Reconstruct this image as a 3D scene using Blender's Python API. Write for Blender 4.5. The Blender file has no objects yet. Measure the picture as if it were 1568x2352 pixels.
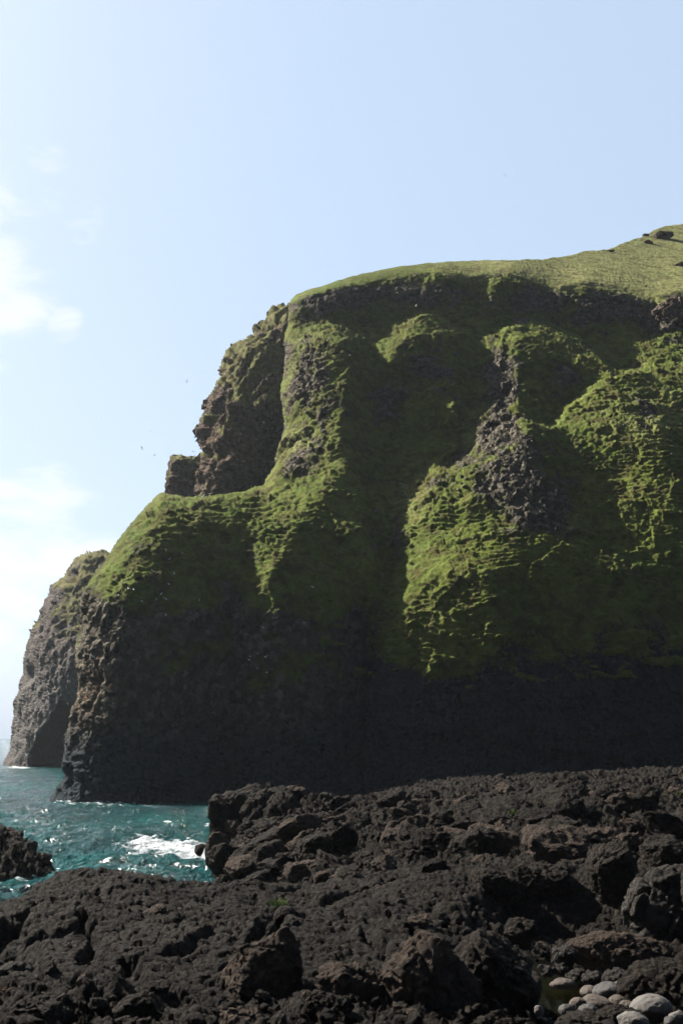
import bpy, math, random
import numpy as np
from mathutils import Vector, Matrix

Q = 1.0            # mesh fineness (1 = about one vertex per rendered pixel)
SC = bpy.context.scene
COL = SC.collection
rng = np.random.default_rng(7)
random.seed(7)

# ------------------------------------------------------------------ camera
W0, H0 = 1568.0, 2352.0          # the picture plane the sketch coordinates refer to
CAM = np.array([0.0, 0.0, 9.0])
FPX = 35.0 / 36.0 * H0
PITCH = math.atan((1695.0 - H0 / 2) / FPX)
CP, SP = math.cos(PITCH), math.sin(PITCH)


def ray(px, py):
    x = (np.asarray(px, float) - W0 / 2) / FPX
    y = -(np.asarray(py, float) - H0 / 2) / FPX
    return x, CP - y * SP, SP + y * CP


def at(px, py, Y):
    """survey point: seen in direction (px,py), at ground distance Y"""
    x, y, z = ray(px, py)
    k = np.asarray(Y, float) / y
    return np.stack([x * k, y * k, CAM[2] + z * k], -1)


def project(P):
    d = P - CAM
    zc = d[:, 1] * CP + d[:, 2] * SP
    return W0 / 2 + FPX * d[:, 0] / zc, H0 / 2 - FPX * (-d[:, 1] * SP + d[:, 2] * CP) / zc


cd = bpy.data.cameras.new('camera')
cd.sensor_fit = 'VERTICAL'; cd.sensor_height = 36.0; cd.sensor_width = 24.0; cd.lens = 35.0
cd.clip_start = 0.1; cd.clip_end = 60000
cam = bpy.data.objects.new('camera', cd); COL.objects.link(cam)
cam.location = CAM; cam.rotation_euler = (math.pi / 2 + PITCH, 0, 0)
SC.camera = cam

# ------------------------------------------------------------------ noise
_G = rng.normal(size=(256, 3)); _G /= np.linalg.norm(_G, axis=1)[:, None]
_G = _G.astype(np.float32)


def _hash(ix, iy, iz, seed):
    h = (ix.astype(np.int64) * 374761393 + iy.astype(np.int64) * 668265263 + iz.astype(np.int64) * 2147483629 + seed * 974634721) & 0xFFFFFFFF
    h = ((h ^ (h >> 13)) * 1274126177) & 0xFFFFFFFF
    return h ^ (h >> 16)


def perlin(P, seed=0):
    P = P.astype(np.float32)
    I = np.floor(P).astype(np.int32); F = P - I
    U = F * F * F * (F * (F * 6 - 15) + 10)
    out = 0
    for dx in (0, 1):
        wx = U[:, 0] if dx else 1 - U[:, 0]
        for dy in (0, 1):
            wy = U[:, 1] if dy else 1 - U[:, 1]
            for dz in (0, 1):
                wz = U[:, 2] if dz else 1 - U[:, 2]
                g = _G[_hash(I[:, 0] + dx, I[:, 1] + dy, I[:, 2] + dz, seed) & 255]
                d = g[:, 0] * (F[:, 0] - dx) + g[:, 1] * (F[:, 1] - dy) + g[:, 2] * (F[:, 2] - dz)
                out = out + wx * wy * wz * d
    return out * 1.5


def fbm(P, scale, octs=4, seed=0, gain=0.5, ridged=False):
    out, a, f, n = 0, 1.0, 1.0 / scale, 0
    for o in range(octs):
        v = perlin(P * f, seed + o * 17)
        if ridged:
            v = 1 - 2 * np.abs(v)
        out = out + a * v; n += a
        a *= gain; f *= 2.03
    return out / n


def worley(P, scale, seed=0, dims=3, metric=2):
    """F1, F2, random per cell (3 numbers), vector to the nearest cell centre"""
    P = P / scale
    I = np.floor(P).astype(np.int64)
    n = len(P)
    f1 = np.full(n, 9.0); f2 = np.full(n, 9.0)
    hid = np.zeros(n, np.int64); vec = np.zeros((n, dims))
    rz = (-1, 0, 1) if dims == 3 else (0,)
    for dx in (-1, 0, 1):
        for dy in (-1, 0, 1):
            for dz in rz:
                cx, cy = I[:, 0] + dx, I[:, 1] + dy
                cz = I[:, 2] + dz if dims == 3 else np.zeros(n, np.int64)
                h = _hash(cx, cy, cz, seed)
                v = [cx + (h & 1023) / 1023. - P[:, 0], cy + ((h >> 10) & 1023) / 1023. - P[:, 1]]
                if dims == 3:
                    v.append(cz + ((h >> 20) & 1023) / 1023. - P[:, 2])
                v = np.stack(v, -1)
                d = np.sqrt((v * v).sum(1))
                near = d < f1
                f2 = np.where(near, f1, np.minimum(f2, d))
                f1 = np.where(near, d, f1)
                hid = np.where(near, h, hid); vec[near] = v[near]
    r = np.stack([((hid * k) & 0xFFFF) / 65535. for k in (40503, 30011, 52711)], -1)
    return f1, f2, r, vec * scale


def sstep(a, b, x):
    t = np.clip((x - a) / (b - a), 0, 1)
    return t * t * (3 - 2 * t)


class RBF:
    def __init__(s, pts, vals, lam=0.0, scale=100.0):
        s.c = np.asarray(pts, float) / scale; s.sc = scale
        n = len(s.c)
        d = np.sqrt(((s.c[:, None] - s.c[None]) ** 2).sum(-1))
        A = np.zeros((n + 3, n + 3)); A[:n, :n] = -d + lam * np.eye(n)
        A[:n, n] = 1; A[:n, n + 1:] = s.c; A[n, :n] = 1; A[n + 1:, :n] = s.c.T
        s.w = np.linalg.lstsq(A, np.r_[np.asarray(vals, float), 0, 0, 0], rcond=None)[0]

    def __call__(s, x, y):
        x = np.asarray(x, float).ravel() / s.sc; y = np.asarray(y, float).ravel() / s.sc
        out = np.empty(len(x)); n = len(s.c)
        for i in range(0, len(x), 20000):
            a, b = x[i:i + 20000], y[i:i + 20000]
            d = np.sqrt((a[:, None] - s.c[None, :, 0]) ** 2 + (b[:, None] - s.c[None, :, 1]) ** 2)
            out[i:i + 20000] = -d @ s.w[:n] + s.w[n] + s.w[n + 1] * a + s.w[n + 2] * b
        return out


def densify(line, step):
    out = []
    for a, b in zip(line[:-1], line[1:]):
        L = math.hypot(b[0] - a[0], b[1] - a[1]); k = max(1, int(L / step))
        for i in range(k):
            out.append([p + (q - p) * i / k for p, q in zip(a, b)])
    out.append(list(line[-1]))
    return out


def seg_dist(px, py, line):
    line = np.asarray(line, float)[:, :2]
    best = np.full(px.shape, 1e9); bx = np.zeros_like(best); by = np.zeros_like(best)
    for a, b in zip(line[:-1], line[1:]):
        d = b - a; L = d @ d + 1e-9
        t = np.clip(((px - a[0]) * d[0] + (py - a[1]) * d[1]) / L, 0, 1)
        qx, qy = a[0] + t * d[0], a[1] + t * d[1]
        r = np.hypot(px - qx, py - qy)
        m = r < best
        best[m] = r[m]; bx[m] = qx[m]; by[m] = qy[m]
    return best, bx, by


def in_poly(px, py, poly):
    poly = np.asarray(poly, float)[:, :2]
    ins = np.zeros(px.shape, bool)
    for (x0, y0), (x1, y1) in zip(poly, np.roll(poly, -1, 0)):
        c = ((y0 > py) != (y1 > py))
        with np.errstate(divide='ignore', invalid='ignore'):
            xi = (x1 - x0) * (py - y0) / (y1 - y0 + 1e-12) + x0
        ins ^= c & (px < xi)
    return ins


# ------------------------------------------------------------------ mesh helpers
def mesh_obj(name, V, F, mat, parent=None, smooth=True, attrs=None):
    me = bpy.data.meshes.new(name)
    V = np.ascontiguousarray(V, np.float32); F = np.asarray(F, np.int32)
    k = F.shape[1]
    me.vertices.add(len(V)); me.vertices.foreach_set('co', V.ravel())
    me.loops.add(F.size); me.loops.foreach_set('vertex_index', F.ravel())
    me.polygons.add(len(F)); me.polygons.foreach_set('loop_start', np.arange(0, F.size, k, dtype=np.int32))
    me.update(calc_edges=True)
    if smooth:
        me.polygons.foreach_set('use_smooth', np.ones(len(F), bool))
    for n, v in (attrs or {}).items():
        a = me.attributes.new(n, 'FLOAT', 'POINT'); a.data.foreach_set('value', np.ascontiguousarray(v, np.float32))
    me.materials.append(mat)
    me.validate()
    o = bpy.data.objects.new(name, me); COL.objects.link(o)
    if parent:
        o.parent = parent
    return o


def tag(o, label=None, cat=None, group=None, kind=None):
    if label: o['label'] = label
    if cat: o['category'] = cat
    if group: o['group'] = group
    if kind: o['kind'] = kind
    return o


# ------------------------------------------------------------------ material helpers
class NT:
    def __init__(s, name):
        s.m = bpy.data.materials.new(name); s.m.use_nodes = True
        s.t = s.m.node_tree; s.t.nodes.clear()
        s.out = s.n('ShaderNodeOutputMaterial')

    def n(s, typ, **kw):
        n = s.t.nodes.new(typ)
        for k, v in kw.items(): setattr(n, k, v)
        return n

    def link(s, a, b): s.t.links.new(a, b)

    def put(s, sock, v):
        if isinstance(v, bpy.types.NodeSocket): s.link(v, sock)
        elif v is not None: sock.default_value = v

    def pos(s):
        return s.n('ShaderNodeNewGeometry').outputs['Position']

    def attr(s, name):
        return s.n('ShaderNodeAttribute', attribute_name=name).outputs['Fac']

    def noise(s, scale, detail=4, rough=0.55, vec=None, dist=0.0):
        n = s.n('ShaderNodeTexNoise'); s.put(n.inputs['Vector'], vec if vec is not None else s.pos())
        n.inputs['Scale'].default_value = scale; n.inputs['Detail'].default_value = detail
        n.inputs['Roughness'].default_value = rough; n.inputs['Distortion'].default_value = dist
        return n.outputs['Fac']

    def vor(s, scale, feature='F1', vec=None, out='Distance'):
        n = s.n('ShaderNodeTexVoronoi', feature=feature); s.put(n.inputs['Vector'], vec if vec is not None else s.pos())
        n.inputs['Scale'].default_value = scale
        return n.outputs[out]

    def math(s, op, a, b=None, clamp=False):
        n = s.n('ShaderNodeMath', operation=op); n.use_clamp = clamp
        s.put(n.inputs[0], a)
        if b is not None: s.put(n.inputs[1], b)
        return n.outputs[0]

    def step(s, x, a, b):
        n = s.n('ShaderNodeMapRange', interpolation_type='SMOOTHSTEP')
        s.put(n.inputs['Value'], x); n.inputs['From Min'].default_value = a; n.inputs['From Max'].default_value = b
        return n.outputs['Result']

    def mix(s, f, a, b, blend='MIX'):
        n = s.n('ShaderNodeMix', data_type='RGBA', blend_type=blend)
        s.put(n.inputs[0], f)
        for i, v in ((6, a), (7, b)):
            s.put(n.inputs[i], v if isinstance(v, bpy.types.NodeSocket) else (*v, 1.0))
        return n.outputs[2]

    def scaled(s, v, sc):
        n = s.n('ShaderNodeVectorMath', operation='MULTIPLY'); s.put(n.inputs[0], v); n.inputs[1].default_value = sc
        return n.outputs[0]

    def bump(s, h, strength=0.5, dist=0.1, normal=None):
        n = s.n('ShaderNodeBump'); n.inputs['Strength'].default_value = strength; n.inputs['Distance'].default_value = dist
        s.put(n.inputs['Height'], h)
        if normal is not None: s.link(normal, n.inputs['Normal'])
        return n.outputs[0]

    def done(s, color, rough=0.9, normal=None, spec=0.3, **kw):
        b = s.n('ShaderNodeBsdfPrincipled')
        s.put(b.inputs['Base Color'], color if isinstance(color, bpy.types.NodeSocket) else (*color, 1.0))
        s.put(b.inputs['Roughness'], rough); s.put(b.inputs['Specular IOR Level'], spec)
        for k, v in kw.items(): s.put(b.inputs[k.replace('_', ' ')], v)
        if normal is not None: s.link(normal, b.inputs['Normal'])
        s.link(b.outputs[0], s.out.inputs['Surface'])
        return s.m


def cliff_material(name, rockA, rockB, basalt, grassA, grassB, grassC):
    t = NT(name)
    g = t.attr('grass'); lo = t.attr('basalt'); li = t.attr('lichen'); dry = t.attr('dry')
    n1 = t.noise(0.10, 5, 0.6); n2 = t.noise(0.9, 5, 0.62); n3 = t.noise(4.0, 3, 0.6)
    rock = t.mix(t.step(n2, 0.35, 0.68), rockA, rockB)
    v = t.vor(1.1, out='Color')
    sv = t.n('ShaderNodeSeparateColor'); t.link(v, sv.inputs[0])
    rock = t.mix(t.math('MULTIPLY', t.step(sv.outputs[0], 0.55, 1.0), 0.75), rock, tuple(min(0.3, c * 1.9) for c in rockB))
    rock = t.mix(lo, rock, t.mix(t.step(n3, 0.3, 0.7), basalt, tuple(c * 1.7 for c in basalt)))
    lich = t.math('MULTIPLY', li, t.step(t.noise(0.9, 4, 0.7), 0.50, 0.62))
    rock = t.mix(lich, rock, (0.20, 0.065, 0.022))
    gr = t.mix(t.step(n1, 0.35, 0.65), grassA, grassB)
    gr = t.mix(t.math('MULTIPLY', t.step(t.noise(0.55, 5, 0.7), 0.40, 0.72), 0.8), gr, grassC)
    gr = t.mix(t.math('MULTIPLY', dry, t.step(n2, 0.2, 0.8)), gr, (0.38, 0.36, 0.16))
    gr = t.mix(t.math('MULTIPLY', t.step(t.noise(0.30, 7, 0.72, dist=0.8), 0.47, 0.60), 0.72), gr, (0.075, 0.058, 0.024))
    gr = t.mix(t.step(n3, 0.52, 0.8), gr, t.mix(0.55, gr, (0.05, 0.04, 0.018)))
    f = t.math('ADD', g, t.math('MULTIPLY', t.math('SUBTRACT', t.noise(1.7, 4, 0.7), 0.5), 0.9))
    f = t.step(f, 0.36, 0.6)
    col = t.mix(f, rock, gr)
    h = t.math('ADD', t.math('MULTIPLY', t.noise(2.6, 6, 0.72), 0.8), t.math('MULTIPLY', t.vor(1.6), t.math('SUBTRACT', 1.0, f)))
    return t.done(col, 0.95, t.bump(h, 0.9, 0.45), spec=0.04)


def lava_material(name, a, b, c, rust=0.35, bscale=1.0, gloss=0.8, spec=0.07):
    t = NT(name)
    n1 = t.noise(0.45 * bscale, 5, 0.6); n2 = t.noise(3.0 * bscale, 6, 0.65); n3 = t.noise(14 * bscale, 5, 0.7)
    col = t.mix(t.step(n1, 0.35, 0.65), a, b)
    col = t.mix(t.math('MULTIPLY', t.step(n2, 0.5, 0.72), 0.7), col, c)
    ru = t.math('MULTIPLY', t.step(t.noise(0.8 * bscale, 6, 0.7), 0.60, 0.70), rust)
    col = t.mix(ru, col, (0.06, 0.022, 0.012))
    col = t.mix(t.math('MULTIPLY', t.step(t.noise(1.7, 4, 0.7), 0.695, 0.73), 0.75 if rust > 0.1 else 0.0), col, (0.13, 0.040, 0.014))
    h = t.math('ADD', t.math('MULTIPLY', n2, 0.7), t.math('MULTIPLY', n3, 0.35))
    h = t.math('ADD', h, t.math('MULTIPLY', t.noise(40 * bscale, 3, 0.7), 0.18))
    h = t.math('ADD', h, t.math('MULTIPLY', t.vor(5.0 * bscale), -0.45))
    return t.done(col, t.math('ADD', gloss - 0.12, t.math('MULTIPLY', n3, 0.25)), t.bump(h, 1.0, 0.5 / bscale), spec=spec)


# ------------------------------------------------------------------ relief builder (a cliff seen face-on: surveyed points + weathering)
def relief(name, outline, lines, sil, mat, step, disp, zones, skirt=(0, 30, -4), rough=2.0, seed=0, facets=None, jumps=(), rimk=0.5):
    ol = densify(outline + [outline[0]], 5)
    ol = np.array([p[:2] for p in ol])
    # ragged edge
    q = np.c_[ol, np.zeros(len(ol))]
    ol = ol + rough * np.stack([fbm(q, 30, 4, seed + 3), fbm(q, 30, 4, seed + 9)], -1) * 2.2
    # the parts of the true outline that lie along each silhouette
    dense = np.concatenate([ol[:1], *[np.linspace(a, b, 3)[1:] for a, b in zip(ol[:-1], ol[1:])]])
    sil = [(dense[seg_dist(dense[:, 0], dense[:, 1], line)[0] < 28], w, R) for line, w, R in sil]

    def pdist(px, py, pts):
        d = np.full(len(px), 1e9)
        lo, hi = pts.min(0) - 60, pts.max(0) + 60
        m = np.where((px > lo[0]) & (px < hi[0]) & (py > lo[1]) & (py < hi[1]))[0]
        for i in range(0, len(m), 8000):
            k = m[i:i + 8000]
            d[k] = np.sqrt(((np.stack([px[k], py[k]], -1)[:, None] - pts[None]) ** 2).sum(-1).min(1))
        return d
    ctrl = [p for l in lines for p in (densify(l, 24) if len(l) > 1 else l)]
    ctrl = np.array(ctrl)
    # merge duplicates
    key = np.round(ctrl[:, :2] / 3).astype(int); _, ui = np.unique(key, axis=0, return_index=True); ctrl = ctrl[ui]
    f = RBF(ctrl[:, :2], ctrl[:, 2], lam=0.002)
    if facets:
        f = integrate(f, facets, jumps, (-0.37, 0.53, -0.10, 0.56))
    x0, y0 = ol.min(0) - 3 * step; x1, y1 = ol.max(0) + 3 * step
    gx, gy = np.meshgrid(np.arange(x0, x1, step), np.arange(y0, y1, step))
    H, W = gx.shape
    ins = in_poly(gx, gy, ol)
    pad = np.pad(ins, 1); near = np.zeros_like(ins)
    for dx in (0, 1, 2):
        for dy in (0, 1, 2):
            near |= pad[dy:dy + H, dx:dx + W]
    edge = near & ~ins
    _, ex, ey = seg_dist(gx[edge], gy[edge], ol)
    gx[edge] = ex; gy[edge] = ey
    use = near
    idx = -np.ones(H * W, np.int64); uf = use.ravel(); idx[uf] = np.arange(uf.sum())
    px, py = gx.ravel()[uf], gy.ravel()[uf]
    Y = f(px, py)
    for line, w, R in sil:
        d = pdist(px, py, line)
        t = 0.95 * (1 - np.clip(d / w, 0, 1))
        Y = Y + R * (1 - np.sqrt(np.maximum(1 - t * t, 0)))
    P = at(px, py, Y)
    # normals
    full = np.zeros((H * W, 3)); full[uf] = P
    full = full.reshape(H, W, 3)
    quad = np.stack([idx.reshape(H, W)[:-1, :-1], idx.reshape(H, W)[1:, :-1], idx.reshape(H, W)[1:, 1:], idx.reshape(H, W)[:-1, 1:]], -1).reshape(-1, 4)
    quad = quad[(quad >= 0).all(1)]

    def normals(P):
        n = np.cross(P[quad[:, 2]] - P[quad[:, 0]], P[quad[:, 3]] - P[quad[:, 1]])
        N = np.zeros_like(P)
        for k in range(4):
            for c in range(3):
                N[:, c] += np.bincount(quad[:, k], n[:, c], len(P))
        N /= np.linalg.norm(N, axis=1)[:, None] + 1e-12
        flip = (N * (P - CAM)).sum(1) > 0
        N[flip] *= -1
        return N
    N = normals(P)
    at_ = zones(px, py, P, N)
    rim = np.full(len(px), 99.0)
    for line, w, R in sil:
        rim = np.minimum(rim, pdist(px, py, line))
    P0 = P
    P = disp(P, N, px, py, at_)
    P = P0 + (P - P0) * (rimk + (1 - rimk) * sstep(0, 14, rim))[:, None]
    # back skirt
    e = np.concatenate([quad[:, [0, 1]], quad[:, [1, 2]], quad[:, [2, 3]], quad[:, [3, 0]]])
    es = np.sort(e, 1); key = es[:, 0] * len(P) + es[:, 1]
    _, inv, cnt = np.unique(key, return_inverse=True, return_counts=True)
    be = e[cnt[inv] == 1]
    bv = np.unique(be)
    m = -np.ones(len(P), np.int64); m[bv] = np.arange(len(bv)) + len(P)
    blur = use.astype(float)
    for _ in range(3):
        c = np.cumsum(np.cumsum(np.pad(blur, ((8, 7), (8, 7)), mode='edge'), 0), 1)
        c = np.pad(c, ((1, 0), (1, 0)))
        blur = (c[15:, 15:] - c[:-15, 15:] - c[15:, :-15] + c[:-15, :-15])[:H, :W] / 225.
    gy_, gx_ = np.gradient(blur)
    ix, iy = gx_.ravel()[uf][bv], gy_.ravel()[uf][bv]
    il = np.hypot(ix, iy) + 1e-9
    qx, qy = project(P[bv])
    V = np.concatenate([P, at(qx + 40 * ix / il, qy + 40 * iy / il, P[bv, 1] + skirt[1])])
    sk = np.stack([be[:, 1], be[:, 0], m[be[:, 0]], m[be[:, 1]]], -1)
    attrs = {k: np.concatenate([v, v[bv]]) for k, v in at_.items()}
    # mesh_obj: faces should look at the camera
    o = mesh_obj(name, V, np.concatenate([quad, sk]), mat, attrs=attrs)
    return o, f


def integrate(F0, facets, jumps, box, h=0.0021, ell=0.055, its=900):
    """surface whose faces have the surveyed slopes (dY/dx, dY/dz): least-squares integration, tied loosely to the surveyed depths"""
    u = np.arange(box[0], box[1], h); v = np.arange(box[2], box[3], h)
    U, Vv = np.meshgrid(u, v)
    # back to sketch coordinates
    zc = 1.0 * CP + Vv * SP
    PX = W0 / 2 + FPX * U / zc; PY = H0 / 2 - FPX * (-SP + Vv * CP) / zc
    A = np.full(U.shape, 0.1); Bq = np.full(U.shape, 0.3)
    for poly, a, b in facets:
        m = in_poly(PX, PY, poly)
        A[m] = a * (0.6 if 0 < a < 0.6 else 1.1); Bq[m] = b

    def blur(X):
        for _ in range(1):
            X = (np.roll(X, 1, 0) + 2 * X + np.roll(X, -1, 0)) / 4
            X = (np.roll(X, 1, 1) + 2 * X + np.roll(X, -1, 1)) / 4
        return X
    A, Bq = blur(A), blur(Bq)
    den = np.maximum(1 - A * U - Bq * Vv, 0.12)
    gu, gv = A / den, Bq / den
    gu = 0.5 * (gu[:, 1:] + gu[:, :-1]) * h; gv = 0.5 * (gv[1:] + gv[:-1]) * h
    L0 = np.log(F0(PX.ravel(), PY.ravel())).reshape(U.shape)
    wu = np.ones_like(gu); wv = np.ones_like(gv)
    for line in jumps:
        d, _, _ = seg_dist(PX, PY, line)
        near = d < 4.5
        wu[near[:, 1:] | near[:, :-1]] = 0.05; wv[near[1:] | near[:-1]] = 0.05
    lam = (h / ell) ** 2

    def op(L):
        du = wu * (L[:, 1:] - L[:, :-1]); dv = wv * (L[1:] - L[:-1])
        r = lam * L
        r[:, 1:] += du; r[:, :-1] -= du; r[1:] += dv; r[:-1] -= dv
        return r
    rhs = lam * L0
    rhs[:, 1:] += wu * gu; rhs[:, :-1] -= wu * gu; rhs[1:] += wv * gv; rhs[:-1] -= wv * gv
    L = L0.copy(); r = rhs - op(L); p = r.copy(); rs = (r * r).sum(); r0 = rs
    for _ in range(its):
        q = op(p); al = rs / (p * q).sum()
        L += al * p; r -= al * q
        rn = (r * r).sum()
        if rn < 1e-10 * r0: break
        p = r + rn / rs * p; rs = rn

    def f(px, py):
        x, y, z = ray(px, py)
        fu = np.clip((x / y - box[0]) / h, 0, len(u) - 1.001); fv = np.clip((z / y - box[2]) / h, 0, len(v) - 1.001)
        i = np.floor(fu).astype(int); j = np.floor(fv).astype(int); a = fu - i; b = fv - j
        a = a * a * (3 - 2 * a) * 0.3 + a * 0.7; b = b * b * (3 - 2 * b) * 0.3 + b * 0.7
        return np.exp((1 - a) * (1 - b) * L[j, i] + a * (1 - b) * L[j, i + 1] + (1 - a) * b * L[j + 1, i] + a * b * L[j + 1, i + 1])
    return f


def blob(px, py, cx, cy, rx, ry, rot=0.0):
    c, s = math.cos(math.radians(rot)), math.sin(math.radians(rot))
    dx, dy = px - cx, py - cy
    u = (dx * c + dy * s) / rx; v = (-dx * s + dy * c) / ry
    return np.exp(-(u * u + v * v))


# ================================================================== sky and light
SUN_EL, SUN_AZ = 41.0, -57.0       # azimuth from the view direction, left is negative
EXPO = 1.5
HAZE = 0.00006
SKYGAIN = (1.15, 1.1, 1.1, 1)
s_dir = Vector((math.sin(math.radians(SUN_AZ)) * math.cos(math.radians(SUN_EL)),
                math.cos(math.radians(SUN_AZ)) * math.cos(math.radians(SUN_EL)), math.sin(math.radians(SUN_EL))))
ld = bpy.data.lights.new('sun', 'SUN'); ld.energy = 5.0; ld.specular_factor = 1.0; ld.angle = math.radians(0.5); ld.color = (1.0, 0.95, 0.86)
sun = bpy.data.objects.new('sun', ld); COL.objects.link(sun)
sun.rotation_euler = s_dir.to_track_quat('Z', 'Y').to_euler(); sun.location = (-200, 100, 300)

wd = bpy.data.worlds.new('World'); SC.world = wd; wd.use_nodes = True
wt = wd.node_tree; wt.nodes.clear()


def WN(typ, **kw):
    n = wt.nodes.new(typ)
    for k, v in kw.items(): setattr(n, k, v)
    return n


wo = WN('ShaderNodeOutputWorld'); bg = WN('ShaderNodeBackground')
sky = WN('ShaderNodeTexSky', sky_type='NISHITA')
sky.sun_disc = False; sky.sun_elevation = math.radians(SUN_EL); sky.sun_rotation = math.radians(SUN_AZ)
sky.air_density = 1.0; sky.dust_density = 2.2; sky.ozone_density = 1.0; sky.altitude = 0
bg.inputs['Strength'].default_value = 0.0505
tc = WN('ShaderNodeTexCoord')


def wmath(op, a, b=None, clamp=False):
    n = WN('ShaderNodeMath', operation=op); n.use_clamp = clamp
    for i, v in ((0, a), (1, b)):
        if isinstance(v, bpy.types.NodeSocket): wt.links.new(v, n.inputs[i])
        elif v is not None: n.inputs[i].default_value = v
    return n.outputs[0]


def wstep(x, a, b):
    n = WN('ShaderNodeMapRange', interpolation_type='SMOOTHSTEP'); wt.links.new(x, n.inputs['Value'])
    n.inputs['From Min'].default_value = a; n.inputs['From Max'].default_value = b
    return n.outputs['Result']


wm = WN('ShaderNodeMapping'); wm.inputs['Scale'].default_value = (1.0, 1.0, 2.6)
wt.links.new(tc.outputs['Generated'], wm.inputs['Vector'])
wn = WN('ShaderNodeTexNoise'); wt.links.new(wm.outputs[0], wn.inputs['Vector'])
wn.inputs['Scale'].default_value = 9.0; wn.inputs['Detail'].default_value = 9; wn.inputs['Roughness'].default_value = 0.6; wn.inputs['Distortion'].default_value = 0.3
cover = None
for px, py, r, k in [(5, 655, 3.4, 1.1), (50, 480, 4.0, 0.55), (60, 1290, 6.0, 0.9), (200, 1230, 3.0, 0.6), (-60, 1330, 6.0, 0.9), (-150, 640, 6.0, 1.0), (10, 1440, 3.5, 0.75), (145, 745, 1.3, 0.8), (200, 480, 1.6, 0.6)]:
    d = np.array(ray(px, py)); d /= np.linalg.norm(d)
    n = WN('ShaderNodeVectorMath', operation='DOT_PRODUCT'); wt.links.new(tc.outputs['Generated'], n.inputs[0]); n.inputs[1].default_value = d
    m = wmath('MULTIPLY', wstep(n.outputs['Value'], math.cos(math.radians(r * 1.3)), math.cos(math.radians(r * 0.15))), k)
    cover = m if cover is None else wmath('MAXIMUM', cover, m)
cl = wstep(wmath('ADD', wn.outputs['Fac'], wmath('MULTIPLY', cover, 0.42)), 0.70, 0.97)
cl = wmath('MULTIPLY', cl, 0.9)
# added sky gain: brighter and whiter ahead, dimmed behind the viewer to cut fill
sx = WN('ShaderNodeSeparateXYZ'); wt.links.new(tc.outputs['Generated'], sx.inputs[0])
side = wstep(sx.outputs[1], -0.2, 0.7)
view_gain = WN('ShaderNodeMix', data_type='RGBA'); wt.links.new(side, view_gain.inputs[0])
view_gain.inputs[6].default_value = (0.36, 0.37, 0.385, 1); view_gain.inputs[7].default_value = SKYGAIN
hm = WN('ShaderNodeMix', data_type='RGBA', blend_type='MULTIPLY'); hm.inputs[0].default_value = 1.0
wt.links.new(sky.outputs[0], hm.inputs[6]); wt.links.new(view_gain.outputs[2], hm.inputs[7])
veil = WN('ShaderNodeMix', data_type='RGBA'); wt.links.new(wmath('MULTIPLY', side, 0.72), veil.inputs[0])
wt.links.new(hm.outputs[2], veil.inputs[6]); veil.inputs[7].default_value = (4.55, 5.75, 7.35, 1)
cmx = WN('ShaderNodeMix', data_type='RGBA'); wt.links.new(cl, cmx.inputs[0])
wt.links.new(veil.outputs[2], cmx.inputs[6]); cmx.inputs[7].default_value = (6.6, 6.9, 7.2, 1)
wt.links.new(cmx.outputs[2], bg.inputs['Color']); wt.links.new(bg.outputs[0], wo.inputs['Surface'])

SC.view_settings.view_transform = 'Standard'; SC.view_settings.look = 'None'
SC.view_settings.exposure = EXPO; SC.view_settings.gamma = 1.0
#@@MATERIALS

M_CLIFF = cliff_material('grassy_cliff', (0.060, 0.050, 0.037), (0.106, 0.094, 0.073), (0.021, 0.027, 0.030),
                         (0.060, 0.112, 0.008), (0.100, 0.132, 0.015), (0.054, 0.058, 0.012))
M_FAR = cliff_material('grey_sea_cliff', (0.060, 0.053, 0.048), (0.10, 0.090, 0.082), (0.090, 0.087, 0.084), (0.055, 0.062, 0.024), (0.075, 0.072, 0.030), (0.05, 0.046, 0.022))
M_DARKCLIFF = cliff_material('brown_cliff', (0.050, 0.036, 0.028), (0.10, 0.078, 0.060), (0.085, 0.080, 0.076),
                             (0.062, 0.075, 0.018), (0.085, 0.085, 0.024), (0.045, 0.045, 0.015))

# ================================================================== main headland
OUT_MAIN = [(60, 1900), (112, 1845), (118, 1832), (140, 1800), (152, 1785), (146, 1745), (155, 1690), (166, 1630), (178, 1602), (184, 1570), (176, 1535), (173, 1500), (180, 1462),
            (188, 1432), (187, 1390), (192, 1362), (205, 1335), (224, 1310), (250, 1275), (275, 1240), (300, 1205), (330, 1172), (355, 1146), (372, 1134), (395, 1137), (430, 1143),
            (470, 1142), (515, 1138), (560, 1128), (606, 1116), (612, 1100), (630, 1072), (640, 1040), (647, 1010), (652, 980), (650, 940), (646, 900), (650, 850), (655, 815),
            (653, 785), (660, 750), (664, 715), (668, 690), (680, 676), (720, 662), (770, 646), (810, 634), (860, 622), (915, 612), (980, 605), (1030, 601), (1100, 598),
            (1180, 598), (1240, 595), (1295, 589), (1340, 577), (1395, 573), (1430, 560), (1470, 545), (1500, 530), (1530, 519), (1568, 514), (1640, 505), (1760, 500), (1960, 500), (1960, 1900)]

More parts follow.
